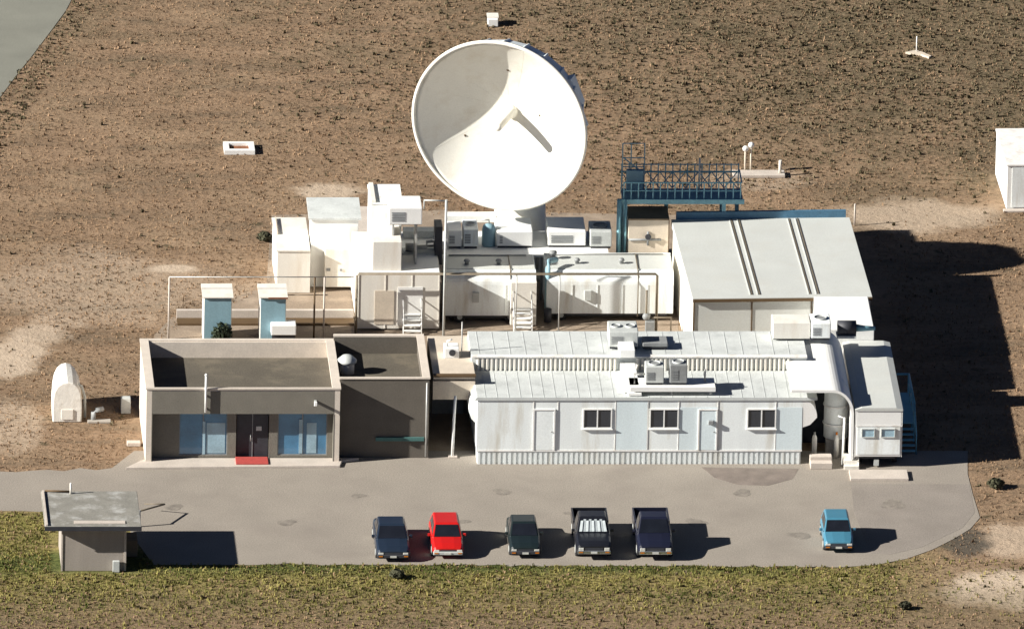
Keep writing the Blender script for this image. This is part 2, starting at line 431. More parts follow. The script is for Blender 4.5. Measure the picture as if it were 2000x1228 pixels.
for (a, b_) in ((1.72, 4.22), (6.8, 9.35)):
    wn = window(t, a+.05, b_-.05, .3, 2.55, RB+.1, 2, MGREY, BGLASS, .05, False)
    if a < 2:
        MB().box(2.95, 3.08, RB+.03, RB+.075, .3, 2.1).box(3.15, 4.1, RB+.06, RB+.076, .35, 2.0).build('blind', BGL2, wn)
    else:
        MB().box(7.9, 8.08, RB+.03, RB+.075, .35, 2.2).box(8.3, 8.8, RB+.06, RB+.076, .35, 2.0).build('blind', BGL2, wn)
d = MB().box(4.70, 6.32, RB+.16, RB+.22, 0, 2.58).build('door', DARK, t)
MB().box(5.49, 5.53, RB+.14, RB+.158, 0, 2.58).build('frame', MGREY, d)
MB().box(5.70, 5.98, RB+.135, RB+.158, 1.55, 1.78).build('notice', LGREY, d)
MB().tube([(5.42, RB+.1, 1.0), (5.42, RB+.1, 1.4)], .02).build('handle', GALV, d)
# light fixtures on the fascia
lf = MB().box(8.62, 8.74, -.30, -.01, 3.35, 3.48, .01).build('wall_lamp', LGREY, t)
MB().box(8.60, 8.76, -.42, -.30, 3.28, 3.5, .02).build('lamp_head', CLEAN, lf)
# roof dark round pond-mark
pm = MB(); pts = []
for k in range(40):
    a = 2*math.pi*k/40; q = 1+.12*math.sin(3*a+1)+.06*math.sin(7*a)
    pts.append((7.6+1.25*q*math.cos(a), 1.7+1.2*q*math.sin(a)))
pm.prism([p for p in pts], 3.203, 3.208, 'z'); pm.build('puddle_mark', GRAVEL2, t)
# mast standing in front of the office
p = at(405, 905); M_ = aty(403, 735, A.y-.25)
t = thing('mast', 'slender white mast fixed to the office fascia above the left blue window', 'mast', (M_.x, A.y-.12, 0))
MB().tube([(0, 0, 2.85), (0, 0, M_.z)], .06, 10).build('pole', CLEAN, t)
split(MB().box(-.05, .05, 0, .118, 3.0, 3.08).box(-.05, .05, 0, .118, 3.7, 3.78), 'bracket', GALV, t)
MB().sphere((0, 0, M_.z+.03), .08).build('finial', CLEAN, t)
# walkway slab and red step
sl0 = at(246, 917); sl1 = at(668, 905)
o = MB().prism([(sl0.x, sl0.y), (at(664, 913).x, at(664, 913).y), (at(668, 903).x, at(668, 903).y), (at(700, 890).x, A.y+.5), (A.x+.3, A.y+.5), (at(275, 903).x, at(275, 903).y)], -.01, .13, 'z').build('walkway', CONC, bev=.02)
o['kind'] = 'structure'
q0 = at(461, 911); q1 = at(524, 911)
tag(MB().box(q0.x, q1.x, q0.y-.05, A.y+.5, .134, .20, .01).build('doorstep', REDC), 'red painted doorstep in front of the dark office entrance', 'doorstep')

# ------------------------------------------------------------------ annex
A2 = Vector((A.x+W+.01, A.y+.85, 0)); W2, D2, H2 = 4.62, D-.85, 4.03
HB = 4.85-.75
t = thing('annex_building', 'low grey annex with gravel roof between the office and the canopy', 'building', A2)
yf = 2.6                                                                      # parapet row 720
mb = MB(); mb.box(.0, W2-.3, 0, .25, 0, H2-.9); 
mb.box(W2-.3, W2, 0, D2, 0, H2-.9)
mb.build('wall', STUCCO_SHADE, t)
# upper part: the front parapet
MB().box(.0, W2-.3, .0, .25, H2-.897, H2+.28).box(W2-.3, W2, -.003, D2, H2-.897, H2+.28).box(0, W2-.3, D2-.25, D2, 0, H2+.28).build('parapet', STUCCO_SHADE, t)
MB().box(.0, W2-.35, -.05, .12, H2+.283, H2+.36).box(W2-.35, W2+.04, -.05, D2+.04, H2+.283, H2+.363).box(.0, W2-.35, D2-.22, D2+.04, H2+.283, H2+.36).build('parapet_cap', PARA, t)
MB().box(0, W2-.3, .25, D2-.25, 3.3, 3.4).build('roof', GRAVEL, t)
MB().tube([(W2-.12, -.08, H2+.1), (W2-.12, -.08, 2.4), (W2-.12, -.08, .1)], .05).build('downspout', GALV, t)
MB().box(1.9, 4.4, -.12, -.01, .95, 1.15, .01).build('rail', GREENB, t)
p = Vector((A2.x+.55, A2.y+3.4, 3.4))
t = thing('roof_ventilator', 'squat white ventilator on the annex roof beside the office parapet', 'ventilator', p)
MB().lathe([(0, 0), (.38, 0), (.38, .5), (.34, .55)], 20).build('base', WHITE, t)
MB().lathe([(.34, .56), (.5, .6), (.5, .72), (.25, .95), (0, 1.0)], 20).build('cowl', LGREY, t)
# bench/planter wall stays part of annex; green kerb line
# ------------------------------------------------------------------ canopy link
A3 = at(846, 896); W3 = 2.15
t = thing('entrance_canopy', 'beige canopy over the dark passage between the annex and the white modular building', 'canopy', A3)
zt = 4.1
MB().box(.0, W3, 1.2, 7.2, zt-.2, zt).build('roof', BEIGE, t)
MB().box(-.02, W3, 1.1, 1.25, zt-1.25, zt-.25).build('fascia', BEIGE, t)
MB().box(-.02, W3+.02, 1.0, 1.3, zt+.003, zt+.10).build('edge_trim', DARKB, t)
MB().box(-.01, W3, 6.8, 7.0, 0, zt-.25).build('wall', STUCCO, t)
o = MB().tube([(1.0, .3, 0.0), (1.06, .5, 2.0), (1.12, .7, 3.2)], .075, 10).build('post', CLEAN, t)
MB().box(.8, 1.25, .1, .5, 0, .08, .01).build('post_base', CONC, t)
MB().box(.3, 1.9, 6.7, 6.78, 0, 2.1).build('door', MGREY, t)
p = at(868, 700, zt)
t = thing('roof_fan', 'small boxy white exhaust fan on the beige canopy roof', 'fan', (p.x, p.y, zt))
MB().box(0, .75, 0, .9, 0, .55, .03).build('housing', CLEAN, t)
MB().tube([(.4, -.005, .32), (.4, -.05, .32)], .17, 16).build('grille', DARK, t)
MB().tube([(.9, .3, 0), (.9, .3, 1.9)], .035).build('pipe', GALV, t)
MB().tube([(.15, .3, .5), (.15, .3, .85), (.4, .3, .95)], .05).build('vent_pipe', CLEAN, t)

# ------------------------------------------------------------------ main modular building
B = at(930, 906)
WB = 16.75; HW = 3.5
t = thing('modular_building', 'long white modular building with three dark sliding windows and a ribbed skirt', 'building', B)
MB().box(0, WB, 0, 7.9, .72, HW).build('wall', TRAIL, t)
mb = MB(); mb.box(.05, WB-.05, .05, 7.85, 0, .72)
for i in range(63):
    x = .08+i*.265; mb.box(x, x+.12, .005, .05, 0, .715)
mb.build('skirt', TRAIL, t)
MB().box(-.01, WB+.01, -.03, .0-.003, .70, .78).build('skirt_trim', WHITE, t)
mb = MB()
for x0, x1 in ((7.15, 8.75), (10.4, 12.35), (15.4, WB-.02)): mb.box(x0, x1, -.012, -.002, .79, HW-.05 if x0 < 9 else HW-.4)
split(mb, 'siding_panel', PANEL, t)
mb = MB()
for x in (2.9, 4.15, 7.12, 8.78, 10.37, 12.38, 15.37): mb.box(x-.02, x+.02, -.02, -.002, .79, HW-.02)
split(mb, 'panel_batten', WHITE, t)
for a in (5.5, 8.93, 13.95): window(t, a, a+1.38, 2.02, 2.98, 0, 2)
door(t, 2.95, 3.95, .79, 2.95, 0, TRAIL, WHITE)
door(t, 11.45, 12.3, .79, 2.95, 0, PANEL, WHITE)
l_ = MB().box(11.9, 12.16, -.2, -.01, 2.2, 2.42, .02).build('wall_lamp', MGREY, t)
# front roof, rounded at both ends
def roof_slab(w0, w1, y0, y1, z0, z1, rad, m, name):
    poly = []
    for k in range(7):
        a = -math.pi/2+math.pi/2*k/6*1.0
    prof = [(w0, z0)]
    n = 8
    for k in range(n+1):                     # right rounded nose
        a = -math.pi/2+math.pi*k/n*.5; prof.append((w1-rad+rad*math.cos(a), z0+(z1-z0)*(.5+.5*math.sin(a))*1.0 if 0 else z0+(z1-z0)*(1+math.sin(a))))
    prof2 = [(w0, z0), (w1-.05, z0), (w1, z0+.05), (w1, z1-rad)]
    for k in range(1, n+1):
        a = math.pi/2*k/n; prof2.append((w1-rad+rad*math.cos(a), z1-rad+rad*math.sin(a)))
    for k in range(0, n+1):
        a = math.pi/2+math.pi/2*k/n; prof2.append((w0+rad+rad*math.cos(a), z1-rad+rad*math.sin(a)))
    mb = MB(); mb.prism(prof2, y0, y1, 'y')
    return mb.build(name, m, t)
roof_slab(-.12, WB+.75, -.06, 4.0, HW-.35+.353, HW+.16, .12, ROOFW, 'roof')
# end hood at the right end: curved awning
mb = MB()
prof = [(WB+.003, HW)]
for k in range(10):
    a = math.pi/2-math.pi/2*k/9; prof.append((WB+.75*math.cos(a)+.0, HW-.95+.95*math.sin(a)))
prof.append((WB+.4, HW-1.35)); prof.append((WB+.003, HW-1.5))
mb.prism(prof, 0.0, 3.9, 'y'); mb.build('end_hood', WHITE, t)
mb = MB(); prof = [(-.003, HW)]
for k in range(10):
    a = math.pi/2+math.pi/2*k/9; prof.append((.38*math.cos(a), HW-.9+.9*math.sin(a)))
prof.append((-.25, HW-1.25)); prof.append((-.003, HW-1.5))
mb.prism(prof, .6, 6.0, 'y'); mb.build('end_hood', TRAIL, t)
# ribs across the roof (stained seams)
mb = MB()
for i in range(28): mb.box(.4+i*.6, .43+i*.6, -.04, 3.95, HW+.163, HW+.172)
mb.build('roof_seam', ROOFW, t)
# corrugated riser and rear roof
yz = 3.95; zr_ = HW+.16; RH = .72
mb = MB()
mb.box(-.1, 17.2, yz+.08, 7.9, zr_-.15, zr_+RH)
mb.build('rear_roof', ROOFW, t)
for a, b_ in ((.15, 7.3), (8.4, 16.3)):
    mb = MB(); x = a
    while x < b_:
        mb.prism([(x, yz+.078), (x+.05, yz-.04), (x+.12, yz-.04), (x+.17, yz+.078)], zr_+.01, zr_+RH-.06, 'z'); x += .235
    mb.build('corrugated_riser', CREAM, t)
MB().box(-.1, 17.2, yz-.06, yz+.3, zr_+RH+.003, zr_+RH+.06).build('riser_cap', WHITE, t)
mb = MB()
for i in range(21): mb.box(.3+i*.8, .34+i*.8, yz+.35, 7.85, zr_+RH+.003, zr_+RH+.012)
mb.build('rear_roof_seam', ROOFW, t)
# raised white roof duct running front to back
t2 = thing('roof_duct', 'white rectangular duct running up the modular roof between its two corrugated strips', 'duct', B)
MB().box(7.55, 8.35, .55, 3.85, HW+.20, HW+.62, .03).box(7.5, 8.3, 3.7, 6.6, zr_+RH+.065, zr_+RH+.5, .03).build('duct_body', CLEAN, t2)
MB().box(7.75, 8.45, .05, .75, HW+.2, HW+.35, .02).build('duct_foot', CLEAN, t2)

# ---- generic rooftop unit
def unit(label, loc, w, d, h, m=CLEAN, fans=1, grille=True, name='air_conditioner', cat='air conditioner', group=None, rz=0, feet=.12, topm=None, side=None):
    t = thing(name, label, cat, loc, rz, group)
    MB().box(0, w, 0, d, feet, h, min(.04, w*.05)).build('housing', m, t)
    if feet > .01: split(MB().box(.05, w-.05, .08, .18, 0, feet-.003).box(.05, w-.05, d-.2, d-.1, 0, feet-.003), 'foot', DARK, t)
    if grille:
        gb = MB(); k = max(3, int((h-feet)*.6/.09))
        x1 = w*.48 if side is None else side
        for i in range(k): gb.box(w*.08, x1, -.02, -.002, feet+(h-feet)*.2+i*.09, feet+(h-feet)*.2+i*.09+.05)
        gb.build('grille', MGREY, t)
    if fans:
        for i in range(fans):
            cx = w*(i+.5)/fans; r = min(w/fans, d)*.32
            f = MB().lathe([(r*1.05, h-.003), (r*1.05, h+.08), (r*.95, h+.08), (r*.95, h+.01)], 20, (cx, d/2, 0)).build('fan_guard', topm or LGREY, t)
            MB().lathe([(0, h+.03), (r*.9, h+.03)], 16, (cx, d/2, 0)).build('fan', MGREY, f)
    return t
# platform and AC on the front roof
p = Vector((B.x+7.85, B.y+.15, HW+.2))
t = thing('equipment_platform', 'long white equipment platform at the front edge of the modular roof', 'platform', p)
MB().box(0, 4.4, 0, 1.5, .3, .42, .01).build('deck', CLEAN, t)
MB().box(0, 4.4, -.04, -.003, .22, .45).build('edge_board', CLEAN, t)
for x in (.2, 2.1, 4.1):
    for y in (.1, 1.35): split(MB().box(x, x+.1, y, y+.1, 0, .297), 'leg', GALV, t)
unit('blocky grey-white air conditioner standing at the middle of the roof platform', p+Vector((.8, .35, .425)), .95, 1.0, 1.0, LGREY, 1)
unit('smaller grey air conditioner with dark side at the right part of the roof platform', p+Vector((2.05, .35, .425)), .9, .95, 1.1, MGREY, 1)
MB_ = MB().tube([(p.x+3.9, p.y+.9, p.z+.4), (p.x+3.9, p.y+.9, p.z+1.1)], .05).tube([(p.x+.25, p.y+.6, p.z+.4), (p.x+.25, p.y+.6, p.z+.95), (p.x+.8, p.y+.6, p.z+.95)], .06)
tag(MB_.build('pipe', GALV), 'thin grey pipes rising from the roof platform beside the air conditioners', 'pipe')
z2 = zr_+RH+.065
p = aty(1186, 680, B.y+6.3)
unit('low wide air conditioner on the rear roof just left of the top of the duct', (p.x, B.y+5.0, z2), 1.5, 1.7, .95, LGREY, 2)
q = aty(1262, 690, B.y+5.2)
unit('flat grey vent box on the rear roof right of the top of the duct', (q.x-.2, B.y+5.0, z2), 1.3, 1.0, .35, MGREY, 0, False, 'vent_box', 'vent')

# ------------------------------------------------------------------ covered link + big round duct + right trailer
T = at(1669, 914)
t = thing('link_roof', 'bright white curved link roof between the modular building and the end trailer', 'roof', (T.x-2.6, T.y, 0))
mb = MB(); prof = [(-.75, 4.25)]
for k in range(13):
    a = math.pi/2*(1-k/12); prof.append((1.4+1.1*math.cos(a), 2.9+1.35*math.sin(a)))
prof.append((2.52, .45)); prof.append((2.36, .45))
for k in range(13):
    a = math.pi/2*k/12; prof.append((1.4+.96*math.cos(a), 2.9+1.21*math.sin(a)))
prof.append((-.75, 4.11))
mb.prism(prof, .05, 1.6, 'y'); mb.build('arched_sheet', CLEAN, t)
mb = MB(); mb.prism([(a, b-.05) for a, b in prof if b > 2.8], 1.603, 9.2, 'y'); mb.build('rear_sheet', CLEAN, t)
t = thing('duct_elbow', 'big round white duct dropping into the dark gap beside the end trailer', 'duct', (T.x-.85, T.y+2.4, 0))
MB().lathe([(0, .9), (.62, .9), (.62, 3.3), (.55, 3.7), (.35, 3.95), (0, 4.05)], 28).build('duct_body', TRAIL, t)
split(MB().lathe([(.66, 1.6), (.68, 1.65), (.66, 1.7)], 28).lathe([(.66, 2.6), (.68, 2.65), (.66, 2.7)], 28), 'band', WHITE, t)
MB().box(-.5, .5, -.4, .4, 0, .897).build('plinth', CONCG, t)
# back wall of the gap, painted dark for the shade in there
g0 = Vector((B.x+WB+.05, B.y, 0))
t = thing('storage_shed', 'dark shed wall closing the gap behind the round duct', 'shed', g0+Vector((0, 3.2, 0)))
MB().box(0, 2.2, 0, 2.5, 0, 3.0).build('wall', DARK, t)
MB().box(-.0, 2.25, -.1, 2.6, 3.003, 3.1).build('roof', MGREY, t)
for i, (px, ro) in enumerate(((1590, 893), (1633, 893))):
    p = at(px, ro)
    t = thing('gas_cylinder', ['white gas cylinder against the right end of the modular building', 'white gas cylinder beside the thin pole near the end trailer'][i], 'gas cylinder', (p.x, p.y, 0), 0, 'gas cylinders in the dark gap')
    MB().lathe([(0, 0), (.13, 0), (.13, 1.05), (.1, 1.18), (.05, 1.25)], 16).build('tank', CREAM, t)
    MB().lathe([(.05, 1.25), (.06, 1.25), (.06, 1.38), (0, 1.4)], 12).build('valve', AMBER if i else GALV, t)
p = at(1583, 916)
t = thing('concrete_step', 'white concrete step block in front of the dark gap', 'step', (p.x, p.y, 0))
MB().box(0, 1.12, 0, 1.0, 0, .32, .02).build('lower_tread', CONC, t)
MB().box(0, 1.12, .5, 1.0, .323, .5, .02).build('upper_tread', CONC, t)
p = at(1645, 908)
tag(MB().tube([(p.x, p.y, 0), (p.x+.05, p.y, 2.6)], .05).tube([(p.x+.05, p.y, 2.57), (p.x-.25, p.y+.2, 2.62)], .03).build('pole', CLEAN), 'thin white pole standing in the gap left of the end trailer', 'pole')

t = thing('office_trailer', 'white box trailer on wheels at the right end of the row', 'trailer', T)
WT, DT = 2.38, 10.0; Z0, Z1 = .62, 3.22
MB().box(0, WT, 0, DT, Z0, Z1-.06, .05).build('body', CLEAN, t)
mb = MB(); mb.prism([(-.04, Z1-.08), (WT+.04, Z1-.08), (WT+.04, Z1), (WT-.3, Z1+.09), (.3, Z1+.09), (-.04, Z1)], -.04, DT+.04, 'y'); mb.build('roof', ROOFG, t)
MB().box(.1, WT-.08, -.03, -.003, Z0+.15, Z1-.95).build('end_panel', TRAIL, t)
window(t, .35, .95, 1.75, 2.15, -.03, 1, LGREY, BGL2, .04, False); window(t, 1.35, 2.0, 1.75, 2.15, -.03, 1, LGREY, BGL2, .04, False)
split(MB().box(-.03, -.002, 0.0, .05, Z0, Z1-.1).box(WT+.002, WT+.03, 0, .05, Z0, Z1-.1).box(-.02, WT+.02, -.045, -.031, Z1-.92, Z1-.86), 'corner_trim', WHITE, t)
MB().box(.3, WT-.3, .3, DT-.3, Z0-.2, Z0-.003).build('chassis', DARK, t)
for x in (.15, WT-.4):
    for y in (1.0, 6.6, 7.6):
        wq = MB().tube([(x, y, .36), (x+.25, y, .36)], .36, 20).build('wheel', BLACK, t)
        MB().tube([(x-.02 if x < 1 else x+.25, y, .36), (x if x < 1 else x+.27, y, .36)], .18, 14).build('rim', LGREY, wq)
MB().box(1.0, 1.25, .1, .3, 0.1, Z0-.2).build('jack', LGREY, t)
MB().box(WT+.004, WT+.03, 2.2, 3.1, Z0+.1, 2.75).build('door', LGREY, t)
p0 = at(1661, 939)
tag(MB().box(p0.x, p0.x+3.0, p0.y, p0.y+1.35, -.01, .14, .02).build('concrete_pad', CONC), 'pale concrete pad on the lot in front of the end trailer', 'concrete pad')
t = thing('entrance_steps', 'small cream steps leaning at the front left corner of the end trailer', 'steps', (T.x-.55, T.y-.15, 0))
for i in range(3): MB().box(.0, .75, -.1+i*.28, .18+i*.28, .0+(i*.2), .2+i*.2-.003).build('tread', CREAM, t)
MB().tube([(.75, -.1, 0.0), (.75, .75, .9)], .035).build('handrail', CREAM, t)
# cyan stair on the right side
t = thing('metal_staircase', 'light blue steel stair and rail on the shaded right side of the end trailer', 'staircase', (T.x+WT, T.y, 0))
mb = MB(); mb.box(.05, .95, 3.9, 8.4, 1.0, 1.06); mb.build('landing', CYAN, t)
for i in range(5): MB().box(.1, .9, 3.5-i*.35, 3.75-i*.35, .8-i*.17, .84-i*.17).build('tread', CYAN, t)
mb = MB()
for y in (3.9, 5.4, 6.9, 8.3):
    mb.tube([(.93, y, 0), (.93, y, 2.1)], .045)
mb.tube([(.93, 3.9, 2.1), (.93, 8.3, 2.1)], .06); mb.tube([(.93, 3.9, 1.6), (.93, 8.3, 1.6)], .04); mb.tube([(.93, 8.3, 2.1), (.05, 8.3, 2.1)], .06); mb.tube([(.93, 3.9, 2.1), (.93, 2.1, 1.0), (.93, 2.1, 0)], .04)
mb.build('railing', CYAN, t)

# ------------------------------------------------------------------ big equipment hall
E = at(1352, 717); RZ = R(2.0); WE = 9.2; DE = 11.6; HE = 3.82
t = thing('equipment_hall', 'large pale metal hall with broad roof split by two pairs of ribs', 'building', E, RZ)
MB().box(0, WE, 0, DE, 0, HE-.2).build('wall', CREAM, t)
MB().box(.02, WE-.0, -.02, -.003, .1, HE-.25).build('front_cladding', ROOFG, t)
mb = MB(); mb.prism([(-.12, HE-.197), (DE+.05, HE-.197), (DE+.05, HE+.12), (-.12, HE)], -.06, WE+.08, 'x'); mb.build('roof', ROOFG, t)
def zr2(y): return HE+.12*(y+.12)/(DE+.17)
mb = MB()
for x in (2.95, 3.35, 6.0, 6.4):
    mb.quadslab([(x, .35, zr2(.35)+.005), (x+.04, .35, zr2(.35)+.005), (x+.04, DE-.05, zr2(DE-.05)+.005), (x, DE-.05, zr2(DE-.05)+.005)], .035)
split(mb, 'roof_rib', ROOFG, t)
mb = MB()
for x in (3.05, 3.45, 6.08, 6.52):
    mb.quadslab([(x, .35, zr2(.35)+.004), (x+.05, .35, zr2(.35)+.004), (x+.05, DE-.05, zr2(DE-.05)+.004), (x, DE-.05, zr2(DE-.05)+.004)], .03)
split(mb, 'rib_flashing', BROWNP, t)
MB().box(-.06, WE+.08, -.22, -.125, HE-.17, HE-.03).build('gutter', DARKB, t)
mb = MB(); mb.box(-.03, .05, -.06, -.021, 0, HE-.2); mb.box(3.0, 3.07, -.05, -.021, 0, HE-.2); mb.box(6.1, 6.16, -.05, -.021, 0, HE-.2); split(mb, 'corner_trim', DARKB, t)
MB().box(.2, WE-.1, DE+.055, DE+.25, HE-.3, HE+.5).build('parapet', NAVY, t)  # shade along the roof's back edge, put into a navy-coloured strip
# items in front of the hall (on the rear roof line)
p = aty(1506, 655, B.y+7.5)
z2b = z2
unit('plain cream equipment box standing against the front of the hall', (p.x, B.y+7.0-.6, z2), 1.95, 1.3, .95, CREAM, 0, False, 'equipment_box', 'box', feet=.05)
p = aty(1585, 650, B.y+6.2)
unit('grey air conditioner with louvred front at the right end of the rear roof', (p.x, B.y+6.3, z2), 1.0, 1.5, .95, TRAIL, 1, True)
t = thing('roof_blower', 'dark round blower with a long snout right of the louvred air conditioner', 'blower', (p.x+1.45, B.y+6.6, z2))
MB().tube([(-.05, .4, .45), (.9, .4, .45)], .38, 20).build('housing', DARK, t)
MB().tube([(.9, .4, .45), (1.3, .4, .42), (1.9, .4, .42)], .2, 12, .1).build('snout', BSTEEL, t)
split(MB().box(-.1, .9, 0, .8, 0, .12), 'foot', LGREY, t)
q = T+Vector((-.6, 9.9, 0))
tag(MB().box(q.x-.6, q.x+2.2, q.y+.2, q.y+5.2, 0, 3.9, .03).build('utility_shed', CLEAN), 'narrow white utility shed between the end trailer and the front of the hall', 'shed')  # added so that its shadow joins those of trailer and hall

# ------------------------------------------------------------------ trailers / containers in the yard
def yard_trailer(xl, xr, base, top, roofrow, name, label, m, roofm, cat='trailer', curved=True, z0=.45):
    P = at(xl, base); w = (xr-xl)/S; h = (base-top)/35.7; d = (top-roofrow)/13.0
    t = thing(name, label, cat, P)
    rad = .62 if curved else .04; prof = []
    for k in range(7): a = math.pi/2*k/6; prof.append((d-rad+rad*math.cos(math.pi/2-a) if 0 else rad-rad*math.cos(a), h-rad+rad*math.sin(a)))
    for k in range(7): a = math.pi/2*k/6; prof.append((d-rad+rad*math.sin(a), h-rad+rad*math.cos(a)))
    prof += [(d, z0), (0, z0)]
    MB().prism(prof, 0, w, 'x').build('body', m, t)
    MB().box(.05, w-.05, rad+.05, d-rad-.05, h+.003, h+.03).build('roof', roofm, t)
    MB().box(.3, w-.3, .3, d-.3, z0-.25, z0-.003).build('chassis', DARK, t)
    mb = MB(); n = int(w/1.22)
    for i in range(n+1):
        x = .03+(w-.1)*i/n; mb.box(x, x+.04, -.025, -.002, z0+.02, h-rad)
    split(mb, 'seam', m, t)
    for x in (.8, w-1.3):
        wq = MB().tube([(x, .45, .3), (x+.0, .2, .3)], .3, 18).build('wheel', BLACK, t)
        MB().tube([(x, .2, .3), (x, .17, .3)], .14, 12).build('rim', LGREY, wq)
    return t, P, w, d, h
tA, PA, wA, dA, hA = yard_trailer(868, 1048, 632, 533, 488, 'equipment_trailer', 'white rounded equipment trailer behind the pipe frame, left of the narrow gap', TRAIL, ROOFG)
tB, PB, wB, dB, hB = yard_trailer(1066, 1318, 628, 533, 485, 'equipment_trailer', 'longer white rounded equipment trailer right of the narrow gap, next to the hall', TRAIL, ROOFG)
tC, PC, wC, dC, hC = yard_trailer(697, 860, 645, 532, 450, 'equipment_shelter', 'boxy white equipment shelter carrying a tall penthouse, behind the yard pipes', CREAM, CLEAN, 'shelter', False, .1)
MB().box(.9, 1.9, -.03, -.003, .35, 2.2).build('door', BEIGE, tC)
MB().box(2.1, 3.4, -.03, -.003, .3, 2.4).build('panel', CLEAN, tC)
for tt, ww, dd_, hh in ((tA, wA, dA, hA), (tB, wB, dB, hB)):
    MB().tube([(.3, dd_*.75, hh+.08), (ww-.4, dd_*.75, hh+.08)], .04).build('conduit', GALV, tt)
    MB().tube([(ww*.72, dd_*.75, hh+.08), (ww*.72, .55, hh+.06), (ww*.72, .14, hh-.2), (ww*.72, -.06, hh-.65), (ww*.72, -.06, .3)], .03).build('conduit', BROWNP, tt)
    MB().box(ww*.3, ww*.3+.35, -.12, -.003, 1.2, 1.75, .01).build('junction_box', LGREY, tt)
    for k in (.25, .6): MB().lathe([(0, 0), (.11, 0), (.11, .15), (.17, .17), (.12, .27), (0, .28)], 14, (ww*k, dd_*.4, hh+.03)).build('roof_vent', MGREY, tt)
# penthouse
xp = aty(725, 500, PC.y+1.6).x
t = thing('penthouse', 'tall white penthouse rising from the left of the equipment shelter roof', 'penthouse', (xp, PC.y+.25, hC+.03))
MB().box(0, 1.5, 0, 2.6, 0, 1.6, .02).build('lower_wall', CREAM, t)
MB().box(0, 1.62, 2.62, 5.4, 0, 2.75, .02).build('upper_wall', CLEAN, t)
MB().box(-.04, 1.66, 2.58, 5.44, 2.753, 2.83).build('roof', TRAIL, t)
MB().box(.02, .25, 2.6, 5.4, 2.84, 2.95).build('cable_tray', CREAM, t)
MB().box(1.503, 1.53, .5, 1.4, .1, 1.5).build('door', BEIGE, t)
p = Vector((xp+.85, PC.y+.9, 0))
zz = aty(757, 440, p.y).z
t = unit('boxy air conditioner hung high on the right of the penthouse, grey front and white top', (p.x, p.y, zz), 1.72, 1.9, .95, CLEAN, 0, True, side=.85, feet=.03)
split(MB().box(.2, .3, .3, 1.6, -(zz-hC)+.06, .02).box(1.4, 1.5, .3, 1.6, -(zz-hC)+.06, .02), 'leg', GALV, t)
p = at(785, 500, hC)
t = thing('pump_set', 'dark pump with grey pipes on the shelter roof below the hung air conditioner', 'pump', (p.x, p.y, hC+.04))
MB().tube([(.2, .4, .3), (.8, .4, .3)], .22, 14).build('motor', MGREY, t)
MB().tube([(.8, .4, .3), (1.3, .4, .3), (1.3, .4, .6), (1.9, .6, .6)], .09).tube([(.4, .8, .2), (1.9, .9, .2)], .07).build('pipe', GALV, t)
MB().box(0, 2.0, .1, 1.0, 0, .06).build('base_plate', LGREY, t)
p = at(788, 470, hC)
tag(MB().box(p.x, p.x+1.7, p.y+.2, p.y+.9, hC+.05, hC+.45, .03).build('cable_duct', LGREY), 'pale horizontal cable duct on the shelter roof behind the pump', 'duct')
# dark gap stack at 865
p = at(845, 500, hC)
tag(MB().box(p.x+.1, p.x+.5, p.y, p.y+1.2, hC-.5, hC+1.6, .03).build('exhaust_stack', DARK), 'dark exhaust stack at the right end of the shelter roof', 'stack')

# left block: white cabinet house
P1 = at(606, 560)
t = thing('generator_house', 'tall white generator house with a grey lean-to roof at the left of the yard', 'generator house', (P1.x, P1.y, 0))
hG = (560-427)/35.7
MB().box(0, 2.45, 0, 2.0, 0, hG, .02).build('wall', CLEAN, t)
mb = MB(); mb.prism([(-.1, hG+.003), (2.6, hG+.2), (2.6, hG+.3), (-.1, hG+.1)], -.15, 2.6, 'x'); mb.build('roof', ROOFW, t)
MB().box(.7, 2.2, -.6, -.003, 0.2, 2.3, .02).build('front_cabinet', CREAM, t)
split(MB().box(.8, 1.0, -.64, -.603, 1.1, 1.25).box(1.5, 1.62, -.64, -.603, 1.1, 1.22), 'latch', MGREY, t)
P2 = at(540, 572)
t = thing('annex_shelter', 'low cream shelter attached left of the generator house', 'shelter', (P2.x, P2.y, 0))
MB().box(0, 1.75, 0, 5.0, 0, 2.3, .02).build('wall', CREAM, t)
MB().box(-.05, 1.73, -.05, 5.05, 2.303, 2.37).build('roof', CREAM, t)
MB().box(.1, .16, 2.4, 4.8, 2.373, 2.5).build('ridge', BEIGE, t)
P3 = at(693, 560)
t = thing('low_shelter', 'beige low shelter with a dark hatch between the generator house and the penthouse', 'shelter', (P3.x, P3.y+1.5, 0))
MB().box(0, 1.2, 0, 5.5, 0, 1.9, .02).build('wall', CREAM, t)
MB().box(.1, .95, -.03, -.003, .7, 1.8).build('hatch', DARK, t)
MB().box(.03, 1.17, .03, 5.47, 1.903, 1.95).build('roof', CONC, t)

# HVAC row behind the trailers
zA = hA+.03; zB = hB+.03
yy = PA.y+dA-.0
# rack deck behind trailers
dk0 = aty(868, 480, yy+.05)
t = thing('service_deck', 'long pale service deck behind the two rounded trailers carrying the cooling units', 'deck', (dk0.x, yy+.05, 0))
MB().box(0, 8.6, 0, 3.6, 2.4, 2.55).build('floor', CLEAN, t)
for i in range(6):
    for y in (.1, 3.4): split(MB().box(.1+i*1.65, .22+i*1.65, y, y+.12, 0, 2.397), 'post', GALV, t)
def deck_unit(px0, px1, rowb, rowt, depth, label, m, **k):
    z = 2.552; P = at(px0, rowb, z)
    return unit(label, (P.x, P.y, z), (px1-px0)/S, depth, (rowb-rowt)/35.7, m, **k)
deck_unit(970, 1041, 485, 452, 2.2, 'large white cooling unit with plain front on the service deck, left of the trailer gap', CLEAN, fans=0, side=.3)
deck_unit(1070, 1145, 484, 452, 2.3, 'large white cooling unit with two square louvres, right of the trailer gap', CLEAN, fans=0, side=1.3)
